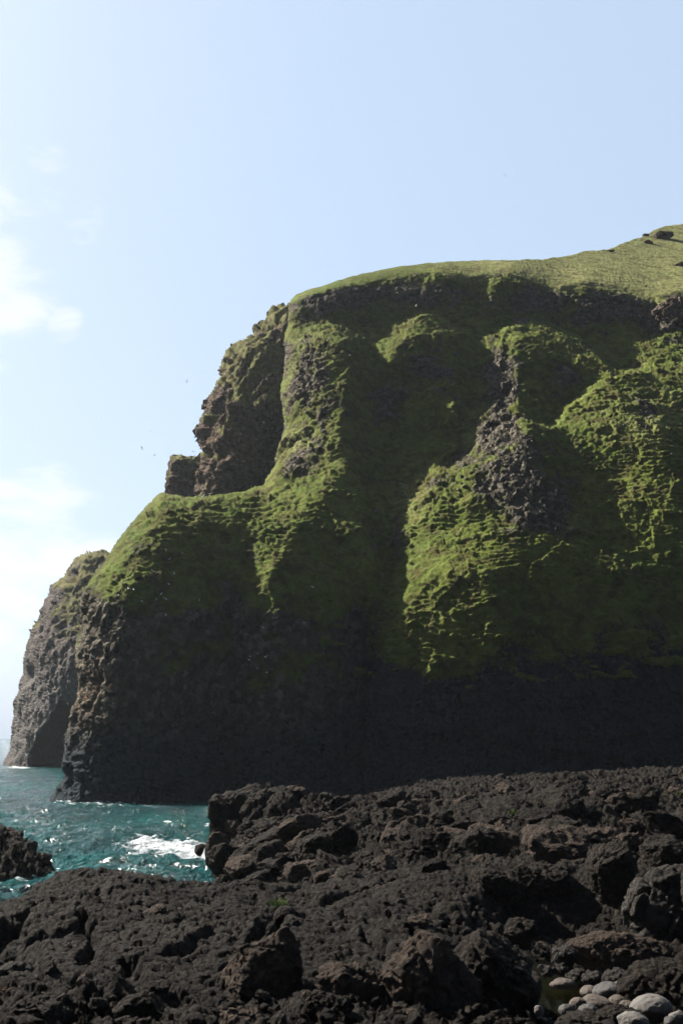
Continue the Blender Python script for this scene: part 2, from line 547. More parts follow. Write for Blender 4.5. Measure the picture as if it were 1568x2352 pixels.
LN = [
    # nose: its left arris, crest and shaded front
    [(60, 1900, 145), (120, 1845, 145), (165, 1790, 145.5), (185, 1700, 146), (195, 1600, 146.5), (195, 1500, 147), (205, 1400, 148.5), (245, 1310, 150.5), (300, 1230, 153), (372, 1148, 157)],
    [(372, 1138, 159), (430, 1145, 163), (500, 1142, 169), (560, 1130, 173), (606, 1116, 176)],
    [(330, 1250, 152.5), (300, 1400, 148), (290, 1600, 146), (280, 1800, 145.5), (280, 1900, 145.5)],
    [(430, 1180, 157.5), (430, 1250, 154), (420, 1400, 149.8), (420, 1600, 147.6), (420, 1850, 146.8)],
    [(500, 1190, 161), (510, 1260, 158.5), (520, 1350, 155.5), (510, 1500, 152.5), (500, 1700, 151), (510, 1900, 150.5)],
    # ledge and buttress under it
    [(545, 1195, 163), (570, 1260, 159.5), (594, 1330, 155)],
    [(700, 1092, 179), (790, 1056, 180)],
    [(795, 1065, 177), (745, 1125, 170), (692, 1190, 163.5), (650, 1270, 156.5), (612, 1338, 151.8), (625, 1450, 149.5), (640, 1650, 148.5), (650, 1900, 148)],
    [(770, 1190, 165.5), (765, 1300, 158), (745, 1400, 153.2), (745, 1600, 151), (745, 1900, 150)],
    [(805, 1080, 176), (835, 1150, 172), (860, 1240, 165.5), (872, 1330, 159.5), (850, 1420, 155)],
    # first pillar
    [(664, 790, 205), (656, 900, 202.5), (654, 1000, 198), (632, 1085, 191)],
    [(690, 765, 200.5), (745, 742, 198), (788, 768, 198)],
    [(705, 820, 199), (700, 900, 196.5), (700, 1000, 192), (690, 1070, 185.5)],
    [(786, 800, 198), (786, 880, 194.5), (784, 960, 190), (772, 1010, 184.5), (784, 1045, 181)],
    [(745, 728, 206), (690, 735, 206), (820, 745, 210), (900, 735, 212)],
    [(672, 695, 206), (720, 680, 207), (800, 665, 209), (900, 655, 212), (960, 650, 213)],
    # gully right of the first pillar
    [(818, 785, 209), (830, 840, 211), (832, 920, 208.5), (828, 1000, 203), (838, 1060, 197)],
    [(850, 1100, 193), (880, 1180, 186), (905, 1260, 178), (900, 1330, 170.5), (885, 1400, 168), (858, 1500, 166), (846, 1600, 165), (832, 1700, 164.5), (820, 1900, 164)],
    # second buttress
    [(845, 785, 200), (900, 758, 199.5), (975, 726, 199.5), (1010, 745, 200), (1055, 768, 203.5)],
    [(868, 860, 196), (905, 800, 195), (940, 768, 196)],
    [(880, 930, 199), (900, 1000, 195), (930, 1050, 191)],
    [(985, 850, 184), (990, 920, 181.6), (1000, 985, 180)], [(950, 860, 195.3), (948, 940, 193.4)],
    [(1000, 790, 195.5), (1035, 870, 195), (1045, 960, 193.5), (1010, 1020, 190)],
    
    # gully between second and third
    [(1090, 770, 213.5), (1080, 820, 212.5), (1080, 880, 209.5), (1070, 940, 205.5), (1050, 1000, 200.5), (1005, 1060, 194.5), (945, 1120, 188.5), (915, 1170, 183.5), (903, 1220, 178.5)],
    # knob at the gully foot
    [(992, 1072, 177), (955, 1112, 172.5), (934, 1150, 169.5), (940, 1195, 165)],
    [(1030, 1085, 180), (1008, 1130, 174.8), (972, 1190, 168.8)],
    # third buttress: crest, left arris, front
    [(1090, 788, 202), (1150, 766, 200.5), (1180, 752, 200), (1215, 735, 200.5)],
    [(1100, 800, 200), (1118, 840, 195.5), (1118, 900, 190.5), (1112, 950, 186.5), (1098, 990, 177.5), (1065, 1050, 170), (1035, 1090, 165), (1005, 1150, 158.5), (978, 1220, 157), (950, 1300, 149.5),
     (920, 1370, 145), (910, 1400, 144), (914, 1460, 142.3), (914, 1530, 141.8)],
    [(1185, 790, 195.5), (1178, 860, 189), (1182, 930, 184), (1200, 975, 179.5)],
    [(1195, 768, 198.6), (1255, 797, 194.6), (1305, 820, 194), (1350, 834, 195)],
    [(1222, 736, 201), (1275, 765, 200.5), (1340, 803, 200), (1410, 855, 197), (1450, 863, 197)],
    [(1240, 840, 200), (1250, 920, 194), (1245, 965, 189)],
    [(1320, 860, 203), (1320, 910, 198)],
    [(1202, 968, 183), (1235, 975, 184.5)],
    [(1212, 980, 175.5), (1218, 1050, 167.5), (1228, 1130, 160.5)],
    [(1150, 1020, 171.5), (1120, 1080, 165), (1090, 1160, 158), (1060, 1220, 152.5), (1010, 1290, 146)],
    [(1190, 1190, 161.5), (1180, 1260, 154.5), (1150, 1318, 149.2), (1100, 1320, 149)],
    [(1300, 1260, 157), (1280, 1330, 151.5)],
    [(1110, 1400, 146), (1110, 1530, 143.6), (1110, 1680, 142.6)],
    [(960, 1330, 149.3), (980, 1420, 145.3), (980, 1550, 143.4), (980, 1680, 143.2)],
    # wedge of shade, saddle and fourth buttress
    [(1290, 1030, 181.5), (1330, 1090, 174.5), (1400, 1160, 168), (1460, 1210, 163.5)],
    [(1272, 985, 176), (1330, 935, 176.5), (1400, 885, 179), (1440, 866, 183)],
    [(1480, 858, 188), (1530, 850, 189), (1600, 848, 191), (1800, 840, 196)],
    [(1310, 985, 172), (1360, 1025, 166), (1420, 1070, 160.5), (1470, 1140, 155)],
    [(1500, 900, 179), (1510, 980, 169), (1520, 1080, 158.5), (1530, 1160, 153)],
    [(1600, 920, 181), (1610, 1050, 166), (1620, 1180, 155), (1800, 1000, 176)],
    [(1480, 1290, 155.2), (1470, 1400, 149.5), (1470, 1530, 146)],
    [(1600, 1300, 155.5), (1600, 1450, 149.5), (1600, 1600, 146.5), (1600, 1740, 146)],
    [(1300, 1400, 148), (1300, 1530, 144.6), (1300, 1690, 143.2)],
    [(1900, 1300, 158), (1900, 1600, 150), (1900, 1900, 147)],
    # foot of the wall, undercut and apron
    [(860, 1690, 148), (930, 1688, 144.2), (1020, 1672, 142.7), (1120, 1680, 142.4), (1220, 1706, 142.8), (1330, 1735, 143.6), (1450, 1750, 144.5)],
    [(870, 1704, 148.2), (930, 1702, 145.2), (1020, 1688, 144.2), (1120, 1696, 144), (1220, 1722, 144.2), (1330, 1750, 144.6)],
    [(870, 1790, 143), (1000, 1790, 140.5), (1200, 1800, 140), (1400, 1810, 141.5), (1600, 1830, 143)],
    [(860, 1900, 140), (1000, 1900, 137), (1200, 1900, 136.5), (1600, 1900, 139.5)],
    # upper rock band and its foot
    [(1010, 655, 213.5), (1010, 710, 212), (1090, 735, 216.5)],
    [(1085, 660, 220), (1090, 700, 218)],
    [(1150, 660, 215.5), (1160, 715, 213.5), (1200, 700, 214)],
    [(1250, 690, 219), (1270, 740, 218), (1330, 770, 219)],
    [(1340, 690, 221.5), (1340, 735, 220.5), (1440, 715, 224), (1440, 760, 222.5)],
    [(1380, 800, 219), (1440, 820, 215), (1470, 850, 209)],
    [(1500, 700, 226), (1500, 760, 223)],
    # bright shoulder on the right below the outcrop
    [(1482, 785, 216), (1530, 775, 213), (1600, 770, 213)], [(1510, 825, 208), (1580, 815, 206)],
    # outcrop
    [(1512, 775, 217), (1516, 720, 219), (1530, 690, 221)], [(1560, 690, 218), (1560, 760, 214.5), (1640, 740, 214), (1640, 690, 219)],
    # brow
    [(672, 682, 207.5), (750, 655, 211), (870, 634, 214), (940, 626, 216), (1000, 617, 216.5)],
    [(1040, 632, 219.5), (1085, 642, 223), (1130, 630, 219.5), (1165, 617, 218.5), (1210, 624, 219.5), (1250, 645, 222), (1290, 664, 224), (1350, 645, 226), (1400, 655, 228), (1450, 662, 230), (1510, 684, 233), (1570, 668, 236), (1700, 660, 240)],
    # hill above
    [(680, 678, 211), (770, 648, 214), (860, 624, 218), (915, 613, 222), (1000, 604, 236), (1100, 599, 252), (1200, 598, 266), (1300, 590, 285), (1400, 573, 312), (1480, 540, 345), (1568, 515, 370), (1700, 500, 390), (1960, 490, 400)],
    [(1100, 612, 232), (1200, 608, 240), (1300, 622, 248)], [(1400, 615, 270), (1500, 600, 300), (1568, 580, 322)], [(1450, 640, 248), (1568, 640, 262)], [(1800, 600, 310)],
]

SIL_MAIN = [([(60, 1905), (112, 1845), (150, 1788), (146, 1745), (178, 1602), (173, 1500), (187, 1390), (250, 1275), (372, 1134)], 95, 14.0),
            ([(372, 1134), (430, 1143), (515, 1138), (606, 1116)], 18, 5.0),
            ([(606, 1116), (640, 1040), (652, 980), (646, 900), (655, 815), (660, 750), (668, 688)], 34, 9.0),
            ([(668, 688), (720, 662), (810, 634), (915, 612), (1030, 601), (1100, 598)], 16, 8.0)]

# faces of the headland: outline, then how the face turns (dY/dx) and leans back (dY/dz)
FACETS = [
    # walls and slopes between the buttresses
    ([(660, 690), (1960, 690), (1960, 1330), (660, 1330)], 0.15, 0.48),
    ([(100, 1340), (1960, 1340), (1960, 1920), (20, 1920)], 0.08, 0.12),
    # nose
    ([(300, 1220), (400, 1150), (480, 1165), (545, 1240), (590, 1330), (560, 1410), (420, 1410), (200, 1410)], 0.22, 0.34),
    ([(60, 1410), (420, 1410), (430, 1920), (20, 1920)], 0.12, 0.08),
    ([(420, 1400), (520, 1380), (540, 1500), (520, 1700), (530, 1920), (430, 1920)], 1.0, 0.05),
    ([(540, 1370), (612, 1345), (640, 1450), (645, 1920), (530, 1920), (520, 1700)], -0.55, 0.08),
    ([(330, 1172), (372, 1130), (405, 1150), (362, 1190), (310, 1250), (258, 1320), (225, 1320)], -0.85, 0.6),
    # ledge
    ([(365, 1125), (430, 1130), (515, 1125), (606, 1100), (640, 1105), (600, 1195), (560, 1248), (500, 1206), (430, 1172), (385, 1158)], -0.32, 1.25),
    ([(606, 1100), (700, 1085), (790, 1052), (806, 1075), (745, 1125), (692, 1190), (600, 1200)], -0.5, 1.05),
    ([(600, 1185), (692, 1190), (650, 1270), (612, 1348), (596, 1335), (575, 1275), (548, 1238)], -0.85, 0.8),
    # under the ledge
    ([(806, 1078), (838, 1150), (850, 1330), (835, 1410), (620, 1410), (612, 1348), (650, 1270), (692, 1190), (745, 1125)], 0.2, 0.5),
    ([(806, 1078), (852, 1165), (880, 1330), (858, 1410), (825, 1410), (838, 1330), (830, 1160)], 1.7, 0.4),
    ([(640, 1410), (760, 1410), (760, 1920), (645, 1920)], 0.12, 0.12), ([(760, 1410), (850, 1410), (835, 1700), (820, 1920), (750, 1920)], 1.1, 0.08),
    ([(850, 1400), (905, 1395), (914, 1530), (880, 1690), (832, 1690), (850, 1500)], -1.2, 0.2),
    # first pillar
    ([(655, 815), (664, 770), (740, 736), (775, 748), (800, 775), (790, 800), (700, 815)], -0.3, 1.05),
    ([(655, 805), (700, 805), (745, 800), (750, 980), (640, 1000), (640, 900)], -0.9, 0.28),
    ([(740, 795), (790, 795), (796, 870), (788, 960), (775, 1000), (748, 985)], -0.62, 0.25),
    ([(640, 990), (775, 990), (792, 1052), (700, 1088), (600, 1118)], -0.85, 0.5),
    ([(796, 772), (850, 790), (868, 850), (872, 950), (855, 1070), (806, 1075), (780, 1005), (798, 870)], 0.95, 0.38),
    # second buttress
    ([(795, 770), (845, 783), (900, 753), (940, 733), (975, 720), (992, 735), (940, 770), (908, 802), (888, 862), (866, 864), (848, 805)], -0.65, 0.95),
    ([(975, 720), (1062, 766), (1045, 782), (962, 774), (940, 770)], -0.02, 1.1),
    ([(908, 800), (962, 774), (1050, 780), (1090, 800), (1082, 870), (1030, 850), (960, 860), (950, 905), (872, 960), (866, 864), (888, 862)], 0.18, 0.36),
    ([(955, 862), (1000, 828), (1030, 870), (1047, 960), (1002, 1002), (966, 945)], -0.6, 0.8),
    ([(1050, 780), (1095, 800), (1085, 940), (1050, 1005), (1047, 960), (1030, 860)], 0.65, 0.4),
    ([(872, 955), (950, 900), (966, 945), (1002, 1002), (1000, 1060), (935, 1125), (905, 1260), (880, 1330), (852, 1165), (806, 1078), (855, 1070)], 0.1, 0.52),
    # gully side of the third buttress
    ([(1086, 790), (1150, 763), (1184, 752), (1186, 800), (1130, 842), (1108, 835)], -0.5, 0.95),
    ([(1108, 835), (1186, 795), (1186, 962), (1096, 968), (1112, 900)], -0.85, 0.28),
    ([(1096, 960), (1186, 950), (1206, 966), (1214, 1022), (1110, 1075), (1036, 1095), (1066, 1045)], -0.55, 0.78),
    ([(1096, 965), (1118, 985), (1085, 1060), (1036, 1095), (1015, 1125), (1030, 1080)], -1.35, 0.95),
    ([(1030, 1095), (1120, 1065), (1215, 1020), (1230, 1130), (1180, 1190), (975, 1222), (1005, 1150)], -0.36, 0.50),
    ([(970, 1222), (1180, 1180), (1185, 1200), (1190, 1305), (1080, 1322), (1000, 1328), (910, 1402), (945, 1300)], -0.38, 1.1),
    ([(1010, 1150), (985, 1225), (955, 1305), (935, 1400), (935, 1500), (905, 1540), (900, 1400), (940, 1300), (965, 1215), (995, 1145)], -1.15, 0.62),
    ([(935, 1400), (1010, 1330), (1120, 1330), (1120, 1560), (915, 1560)], -0.30, 0.28),
    ([(1120, 1322), (1280, 1300), (1960, 1300), (1960, 1690), (1120, 1690)], 0.12, 0.16),
    # knob
    ([(992, 1068), (1010, 1085), (1000, 1130), (968, 1200), (938, 1205), (926, 1150), (950, 1110)], -0.85, 0.78),
    ([(1010, 1085), (1036, 1095), (1005, 1150), (975, 1215), (966, 1200), (1000, 1130)], 0.25, 0.6),
    # third buttress: top sheet and shaded side
    
    ([(1186, 776), (1255, 806), (1340, 842), (1405, 870), (1375, 884), (1306, 928), (1266, 984), (1205, 966), (1186, 900)], 0.38, 0.45),
    ([(1180, 756), (1215, 729), (1245, 738), (1362, 800), (1420, 850), (1405, 872), (1340, 842), (1300, 830), (1255, 806), (1190, 776)], -0.3, 1.35),
    # hollow behind and bright shoulder
    ([(1225, 730), (1300, 755), (1510, 772), (1480, 855), (1420, 852), (1360, 800)], 0.2, 0.5),
    ([(1476, 788), (1520, 772), (1960, 760), (1960, 838), (1560, 840), (1512, 828)], -0.45, 0.95),
    # fourth buttress
    ([(1264, 985), (1306, 926), (1378, 882), (1416, 858), (1480, 856), (1560, 846), (1960, 815), (1960, 1205), (1545, 1195), (1492, 1195), (1402, 1085), (1330, 1015)], -0.72, 0.85),
    ([(1500, 905), (1960, 900), (1960, 1200), (1560, 1200), (1520, 1080)], -0.34, 0.72),
    ([(1206, 972), (1264, 986), (1330, 1015), (1402, 1085), (1492, 1195), (1600, 1260), (1600, 1310), (1280, 1310), (1270, 1222), (1185, 1180), (1232, 1130), (1216, 1022)], 0.5, 0.48),
    # foot
    ([(850, 1702), (930, 1700), (1020, 1688), (1120, 1694), (1220, 1720), (1330, 1748), (1450, 1762), (1960, 1770), (1960, 1920), (830, 1920)], 0.04, 0.52),
    ([(862, 1684), (930, 1680), (1020, 1666), (1120, 1672), (1220, 1698), (1330, 1726), (1450, 1745), (1450, 1764), (1330, 1750), (1220, 1722), (1120, 1696), (1020, 1690), (930, 1702), (862, 1704)], 0.05, -1.3),
    # upper rock band
    ([(660, 700), (760, 672), (900, 648), (1000, 640), (1085, 668), (1150, 650), (1230, 655), (1290, 690), (1350, 682), (1515, 702), (1515, 765), (1400, 772), (1290, 765), (1200, 715), (1100, 745), (1000, 712), (900, 722), (800, 732), (660, 742)], 0.1, 0.14),
    ([(1030, 640), (1085, 650), (1092, 745), (1040, 725)], 0.65, 0.3), ([(1085, 650), (1135, 630), (1150, 700), (1092, 745)], -0.6, 0.4),
    ([(1110, 625), (1165, 615), (1180, 650), (1120, 660)], -0.5, 0.95), ([(1190, 640), (1250, 660), (1290, 740), (1230, 720), (1195, 690)], 0.5, 0.3),
    ([(1255, 655), (1300, 668), (1330, 650), (1345, 690), (1300, 740), (1280, 700)], -0.7, 0.6),
    ([(1510, 690), (1960, 680), (1960, 772), (1515, 775)], 0.1, 0.12), ([(1505, 690), (1532, 690), (1524, 770), (1500, 772)], -1.3, 0.2),
    # grassy brow and hill
    ([(640, 700), (668, 660), (810, 600), (1000, 570), (1000, 622), (940, 634), (870, 642), (760, 666)], -0.1, 0.95),
    ([(960, 560), (1000, 560), (1960, 440), (1960, 662), (1568, 664), (1510, 682), (1450, 660), (1350, 643), (1290, 660), (1210, 622), (1165, 615), (1085, 638), (1000, 614)], -0.15, 1.45),
]
JUMPS = [[(745, 735), (800, 770), (845, 781), (900, 752), (975, 719), (1062, 766)], [(1150, 762), (1184, 750), (1215, 731), (1245, 739), (1360, 802), (1415, 853), (1480, 855)],
         [(1203, 966), (1235, 974), (1266, 984), (1306, 927), (1378, 882), (1416, 858)], [(992, 1066), (950, 1108), (926, 1150)], [(1478, 786), (1520, 772)]]


def zones_main(px, py, P, N):
    B = lambda *a: blob(px, py, *a)
    n = fbm(P, 14, 4, 50); n2 = fbm(P, 5, 3, 60)
    rock = 0.68 * B(715, 900, 90, 150) + 0.5 * B(690, 1060, 70, 40) + 0.8 * B(1000, 850, 60, 60) + 0.9 * B(1150, 890, 50, 110) + 0.45 * B(1120, 1010, 80, 60) + 0.78 * B(1120, 1110, 110, 62) + 0.5 * B(1210, 1060, 45, 100)
    rock += 0.85 * B(780, 690, 140, 34, -8) + 0.8 * B(960, 675, 100, 46) + 0.8 * B(1180, 685, 90, 50) + 0.95 * B(1400, 710, 160, 50) + 0.5 * B(1290, 870, 70, 60) + 0.5 * B(890, 930, 60, 60)
    rock += 0.7 * B(1270, 1180, 120, 60) + 0.8 * B(1480, 960, 50, 50) + 0.5 * B(830, 1230, 50, 60)
    rock += 1.2 * B(1550, 725, 45, 55) + 0.8 * B(230, 1450, 60, 200, -8) + 0.7 * B(910, 1240, 30, 60)
    rock += 0.50 * B(400, 1480, 190, 190) + 0.3 * B(700, 1450, 120, 150) + 0.4 * B(330, 1250, 60, 60)
    low = sstep(1290, 1620, py + 130 * n + 60 * n2) * sstep(700, 950, px) * 0.62 + sstep(1480, 1840, py + 60 * n) * 0.8 + sstep(1500, 1700, py) * 0.3
    low -= 0.7 * B(1000, 1290, 230, 45, -12) + 0.7 * B(980, 1460, 90, 90) + 0.3 * B(1080, 1540, 120, 70)
    g = 0.70 + 0.16 * B(330, 1360, 240, 130) - 0.12 * sstep(1230, 1430, py) * sstep(930, 860, px) + 0.50 * n + 0.65 * n2 - 0.85 * rock - 0.95 * np.clip(low, 0, 1)
    up = np.clip((N[:, 2] - 0.1) * 1.2, -0.3, 0.5)
    g = np.clip(g + up * 0.6, 0, 1)
    hill = sstep(18, -2, py - np.interp(px, [660, 750, 870, 1000, 1085, 1165, 1290, 1350, 1510, 1600], [690, 660, 640, 622, 645, 622, 668, 650, 690, 670]))
    g = np.maximum(g, hill)
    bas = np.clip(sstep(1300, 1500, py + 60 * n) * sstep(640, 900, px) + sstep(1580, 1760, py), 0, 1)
    lic = np.clip(1.2 * B(1035, 1165, 26, 24) + 0.35 * B(230, 1560, 60, 60) + 0.35 * B(190, 1640, 60, 40) + 0.25 * B(660, 900, 25, 120) + 0.3 * B(760, 715, 20, 14) + 0.3 * B(985, 668, 20, 18) + 0.25 * B(300, 1180, 50, 40) + 0.15 * B(350, 1550, 90, 140), 0, 1)
    dry = np.clip(1.0 * hill * sstep(900, 1250, px) + 0.6 * B(700, 840, 60, 60) + 0.6 * B(690, 1020, 60, 40) + 0.5 * B(1130, 1010, 80, 60) + 0.45 * B(1480, 960, 90, 60) + 0.6 * B(950, 1140, 40, 60) + 0.25, 0, 1)
    return dict(grass=g, basalt=bas, lichen=lic, dry=dry, _hill=hill)


def terraces(P, N, wl, seed):
    """sheep-track steps: a saw-tooth along the slope, broken up by noise"""
    w = fbm(P * np.array([0.6, 0.6, 1.0]), 5.0, 3, seed) * 2.3
    s = (P[:, 2] + 0.25 * P[:, 0] * 0) / wl + w
    fr = s - np.floor(s)
    return np.where(fr < 0.75, fr / 0.75, (1 - fr) / 0.25) - 0.5


def disp_main(P, N, px, py, a):
    g = a['grass']; r = 1 - g; hill = a['_hill']; keep = 1 - 0.85 * hill
    d = 0.40 * fbm(P, 13, 3, 1) * keep + 0.28 * fbm(P, 5.0, 3, 5) * keep
    # broken ribs and vertical rills (the nose is smoother)
    nose = 1 - 0.75 * blob(px, py, 190, 1580, 130, 380)
    f1, f2, rr, v = worley(P * np.array([1.0, 1.0, 0.7]) + 0.8 * np.stack([fbm(P, 4, 2, 21), fbm(P, 4, 2, 22), fbm(P, 4, 2, 23)], -1), 6.5, 20)
    d += nose * (0.35 + 0.65 * r) * keep * (0.6 * (rr[:, 0] - 0.5) + 0.30 * (v * (rr - 0.5)).sum(1))
    f1, f2, rr, v = worley(P * np.array([1.0, 1.0, 0.8]), 2.7, 24)
    d += nose * (0.25 + 0.75 * r) * keep * (0.40 * (rr[:, 0] - 0.5) + 0.40 * (v * (rr - 0.5)).sum(1))
    d += nose * keep * (1 - 0.55 * g * sstep(20, 40, P[:, 2])) * 0.9 * fbm(P * np.array([1.0, 1.0, 0.22]), 5.5, 3, 25, ridged=True) * (0.45 + 0.55 * sstep(40, 5, P[:, 2]))
    d += r * (0.45 * fbm(P, 2.6, 3, 11, ridged=True) - 0.1)
    f1, f2, rr, _ = worley(P * np.array([1, 1, 0.8]), 1.25, 3)
    d += r * (0.58 * (rr[:, 0] - 0.5) - 0.35 * f1 + 0.17) * (1 - 0.55 * a['basalt'])
    f1, f2, rr, _ = worley(P, 0.55, 4)
    d += r * 0.32 * (rr[:, 0] - 0.5) * (1 - 0.5 * a['basalt'])
    # tussocks and tracks
    mod = 0.35 + 0.65 * sstep(-0.18, 0.22, fbm(P, 8, 3, 71))
    amp = g * (0.35 + 0.65 * sstep(-0.1, 0.25, fbm(P, 18, 2, 70))) * (1 - 0.85 * hill)
    d += amp * 0.40 * terraces(P, N, 1.05, 30)
    d += mod * g * 0.40 * (1 - 0.96 * hill) * fbm(P * np.array([0.8, 0.8, 1.2]), 1.15, 3, 47)
    f1, f2, rr, _ = worley(P * np.array([0.7, 0.7, 1.2]), 0.9, 9)
    d += mod * g * (1 - 0.9 * hill) * (0.30 * (0.55 - f1) + 0.15 * (rr[:, 1] - 0.5))
    d += mod * g * (1 - 0.95 * hill) * 0.36 * fbm(P * np.array([0.6, 0.6, 1.5]) + 0.4 * P[:, [2, 0, 1]], 1.35, 4, 44, ridged=True, gain=0.6)
    d += g * 0.22 * (1 - 0.5 * hill) * fbm(P, 0.9, 2, 41)
    # ledges that stick out of the dark wall
    led = a['basalt'] * sstep(0.12, 0.3, fbm(P * np.array([0.55, 0.55, 1.5]), 3.2, 3, 90))
    d += led * (0.5 + 0.7 * blob(px, py, 1040, 1470, 180, 110))
    a['grass'] = np.clip(g + led * 0.75 * sstep(1650, 1500, py), 0, 1)
    up = np.zeros_like(P); up[:, 2] = 0.25
    D = N + up * g[:, None]
    a.pop('_hill')
    return P + D * d[:, None]


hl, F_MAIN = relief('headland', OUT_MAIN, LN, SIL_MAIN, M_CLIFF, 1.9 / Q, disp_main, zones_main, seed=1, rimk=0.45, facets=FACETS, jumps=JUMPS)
tag(hl, 'huge steep grassy headland with buttresses and gullies filling the right of the view', 'cliff', kind='structure')

# ================================================================== cliff behind
OUT_BACK = [(720, 700), (664, 711), (648, 710), (632, 724), (615, 742), (600, 752), (585, 775), (562, 790), (545, 806), (530, 823), (520, 845), (512, 872), (500, 895), (489, 918), (484, 940), (480, 962),
            (470, 975), (464, 992), (471, 1005), (474, 1030), (476, 1042), (466, 1042), (461, 1048), (466, 1056), (464, 1090), (455, 1140), (450, 1240), (760, 1240)]
LB = [[(720, 760, 256), (620, 770, 262), (560, 830, 262), (520, 900, 261), (490, 980, 260), (480, 1080, 258), (470, 1200, 257)],
      [(600, 860, 253), (570, 940, 249), (530, 1020, 247), (520, 1100, 246), (520, 1200, 246)],
      [(650, 800, 258), (640, 900, 253), (625, 930, 248), (560, 940, 247)], [(640, 945, 254), (600, 1000, 255), (580, 1060, 254), (620, 1100, 256), (560, 1120, 252), (700, 1200, 258)],
      [(500, 1060, 249), (512, 1000, 252), (545, 960, 254)]]


def zones_back(px, py, P, N):
    n = fbm(P, 7, 4, 150)
    dep = fbm(P * np.array([1.0, 1, 0.7]) + P[:, [2, 0, 1]] * 0.5, 9, 4, 151)
    g = np.clip(0.28 + 0.9 * n + 1.2 * (N[:, 2] - 0.15) - 0.6 * blob(px, py, 600, 1030, 80, 80), 0, 1)
    z = np.zeros_like(g)
    return dict(grass=g, basalt=z, lichen=z + 0.2, dry=z + 0.5, _d=dep)


def disp_back(P, N, px, py, a):
    dg = P[:, 2] * 0.6 - P[:, 0]
    Qp = np.stack([dg * 0.9, P[:, 1] * 0.6, (P[:, 2] + 0.8 * P[:, 0]) * 0.35], -1)
    d = 4.2 * fbm(Qp, 8, 4, 160, ridged=True) + 1.7 * fbm(P, 4, 4, 161, ridged=True) - 1.8
    f1, f2, rr, _ = worley(P, 2.2, 162)
    d += 1.1 * (rr[:, 0] - 0.5) * (1 - a['grass'])
    d += 0.4 * fbm(P, 1.2, 3, 163)
    a.pop('_d')
    return P + N * d[:, None]


bc, _ = relief('sea_cliff', OUT_BACK, LB, [([(664, 711), (600, 752), (530, 823), (489, 918), (464, 992), (474, 1040), (464, 1090), (450, 1240)], 40, 14.0)], M_DARKCLIFF, 1.9 / Q, disp_back, zones_back, rough=3.4, seed=21, rimk=0.85)
tag(bc, 'brown craggy cliff rising behind the grassy ledge and beside the tall pillar', 'cliff', kind='structure')

OUT_BLK = [(520, 1060), (478, 1052), (440, 1052), (415, 1048), (402, 1052), (394, 1066), (389, 1084), (384, 1100), (388, 1125), (389, 1160), (389, 1230), (520, 1230)]
LK = [[(395, 1080, 292), (395, 1220, 289)], [(430, 1060, 288), (430, 1220, 284)], [(500, 1070, 290), (500, 1220, 289)]]
bk, _ = relief('rock_shoulder', OUT_BLK, LK, [([(520, 1060), (440, 1052), (402, 1052), (384, 1100), (389, 1230)], 20, 8.0)], M_DARKCLIFF, 1.9 / Q, disp_back, zones_back, rough=2.0, seed=33)
tag(bk, 'low dark square rock shoulder seen just above the grassy saddle', 'cliff', kind='structure')

# ================================================================== far headland with the arch
OUT_FAR = [(0, 1790), (14, 1757), (22, 1740), (32, 1700), (35, 1660), (38, 1630), (42, 1605), (48, 1580), (56, 1548), (60, 1510), (64, 1480), (73, 1458), (76, 1438), (84, 1424), (94, 1400), (106, 1380), (112, 1368),
           (122, 1348), (132, 1338), (148, 1330), (162, 1312), (172, 1292), (182, 1280), (200, 1271), (224, 1266), (250, 1269), (300, 1275), (330, 1400), (330, 1790)]
LF = [[(20, 1785, 338), (60, 1660, 342), (62, 1560, 343), (85, 1460, 346), (115, 1385, 350), (160, 1320, 354), (200, 1280, 356), (300, 1280, 352)],
      [(60, 1790, 328), (75, 1690, 328), (110, 1620, 322), (150, 1560, 318), (180, 1530, 316)], [(110, 1500, 328), (150, 1400, 336), (200, 1330, 342)], [(140, 1480, 326), (190, 1420, 332)],
      [(200, 1790, 316), (200, 1650, 316), (300, 1700, 316), (300, 1500, 322)]]
ARCH = [(68, 1800), (70, 1752), (76, 1722), (88, 1696), (104, 1672), (120, 1646), (136, 1620), (148, 1607), (162, 1604), (176, 1612), (200, 1640), (230, 1800)]


def zones_far(px, py, P, N):
    n = fbm(P, 9, 4, 250)
    g = np.clip(0.0 + 0.8 * n + 1.2 * (N[:, 2] - 0.1) - sstep(1440, 1520, py), 0, 1)
    z = np.zeros_like(g)
    return dict(grass=g, basalt=0.55 * sstep(1480, 1600, py + 30 * n), lichen=0.12 + z, dry=z + 0.45, _z=z)


def disp_far(P, N, px, py, a):
    a.pop('_z')
    up = sstep(1560, 1440, py)
    d = up * (3.0 * fbm(P * np.array([1, 1, 0.45]), 9, 4, 260, ridged=True) - 1.2) + 1.1 * fbm(P, 6, 3, 261)
    d += (1 - up) * 1.3 * fbm(P * np.array([1.6, 1, 0.5]), 4.0, 3, 262, ridged=True)
    f1, f2, rr, _ = worley(P * np.array([1, 1, 0.6]), 2.4, 263)
    d += 0.9 * (rr[:, 0] - 0.5)
    d += 0.5 * fbm(P, 1.6, 3, 264)
    P = P + N * d[:, None]
    ins = in_poly(px, py, ARCH)
    e, _, _ = seg_dist(px, py, ARCH)
    k = np.where(ins, sstep(0, 9, e), 0)
    hole = np.clip(blob(px, py, 72, 1552, 14, 24, 10) * 1.6 - 0.5, 0, 1) * 6
    P[:, 1] += 45 * k + hole
    P[:, 0] -= 0.12 * 45 * k
    a['grass'] = a['grass'] * (1 - k)
    return P


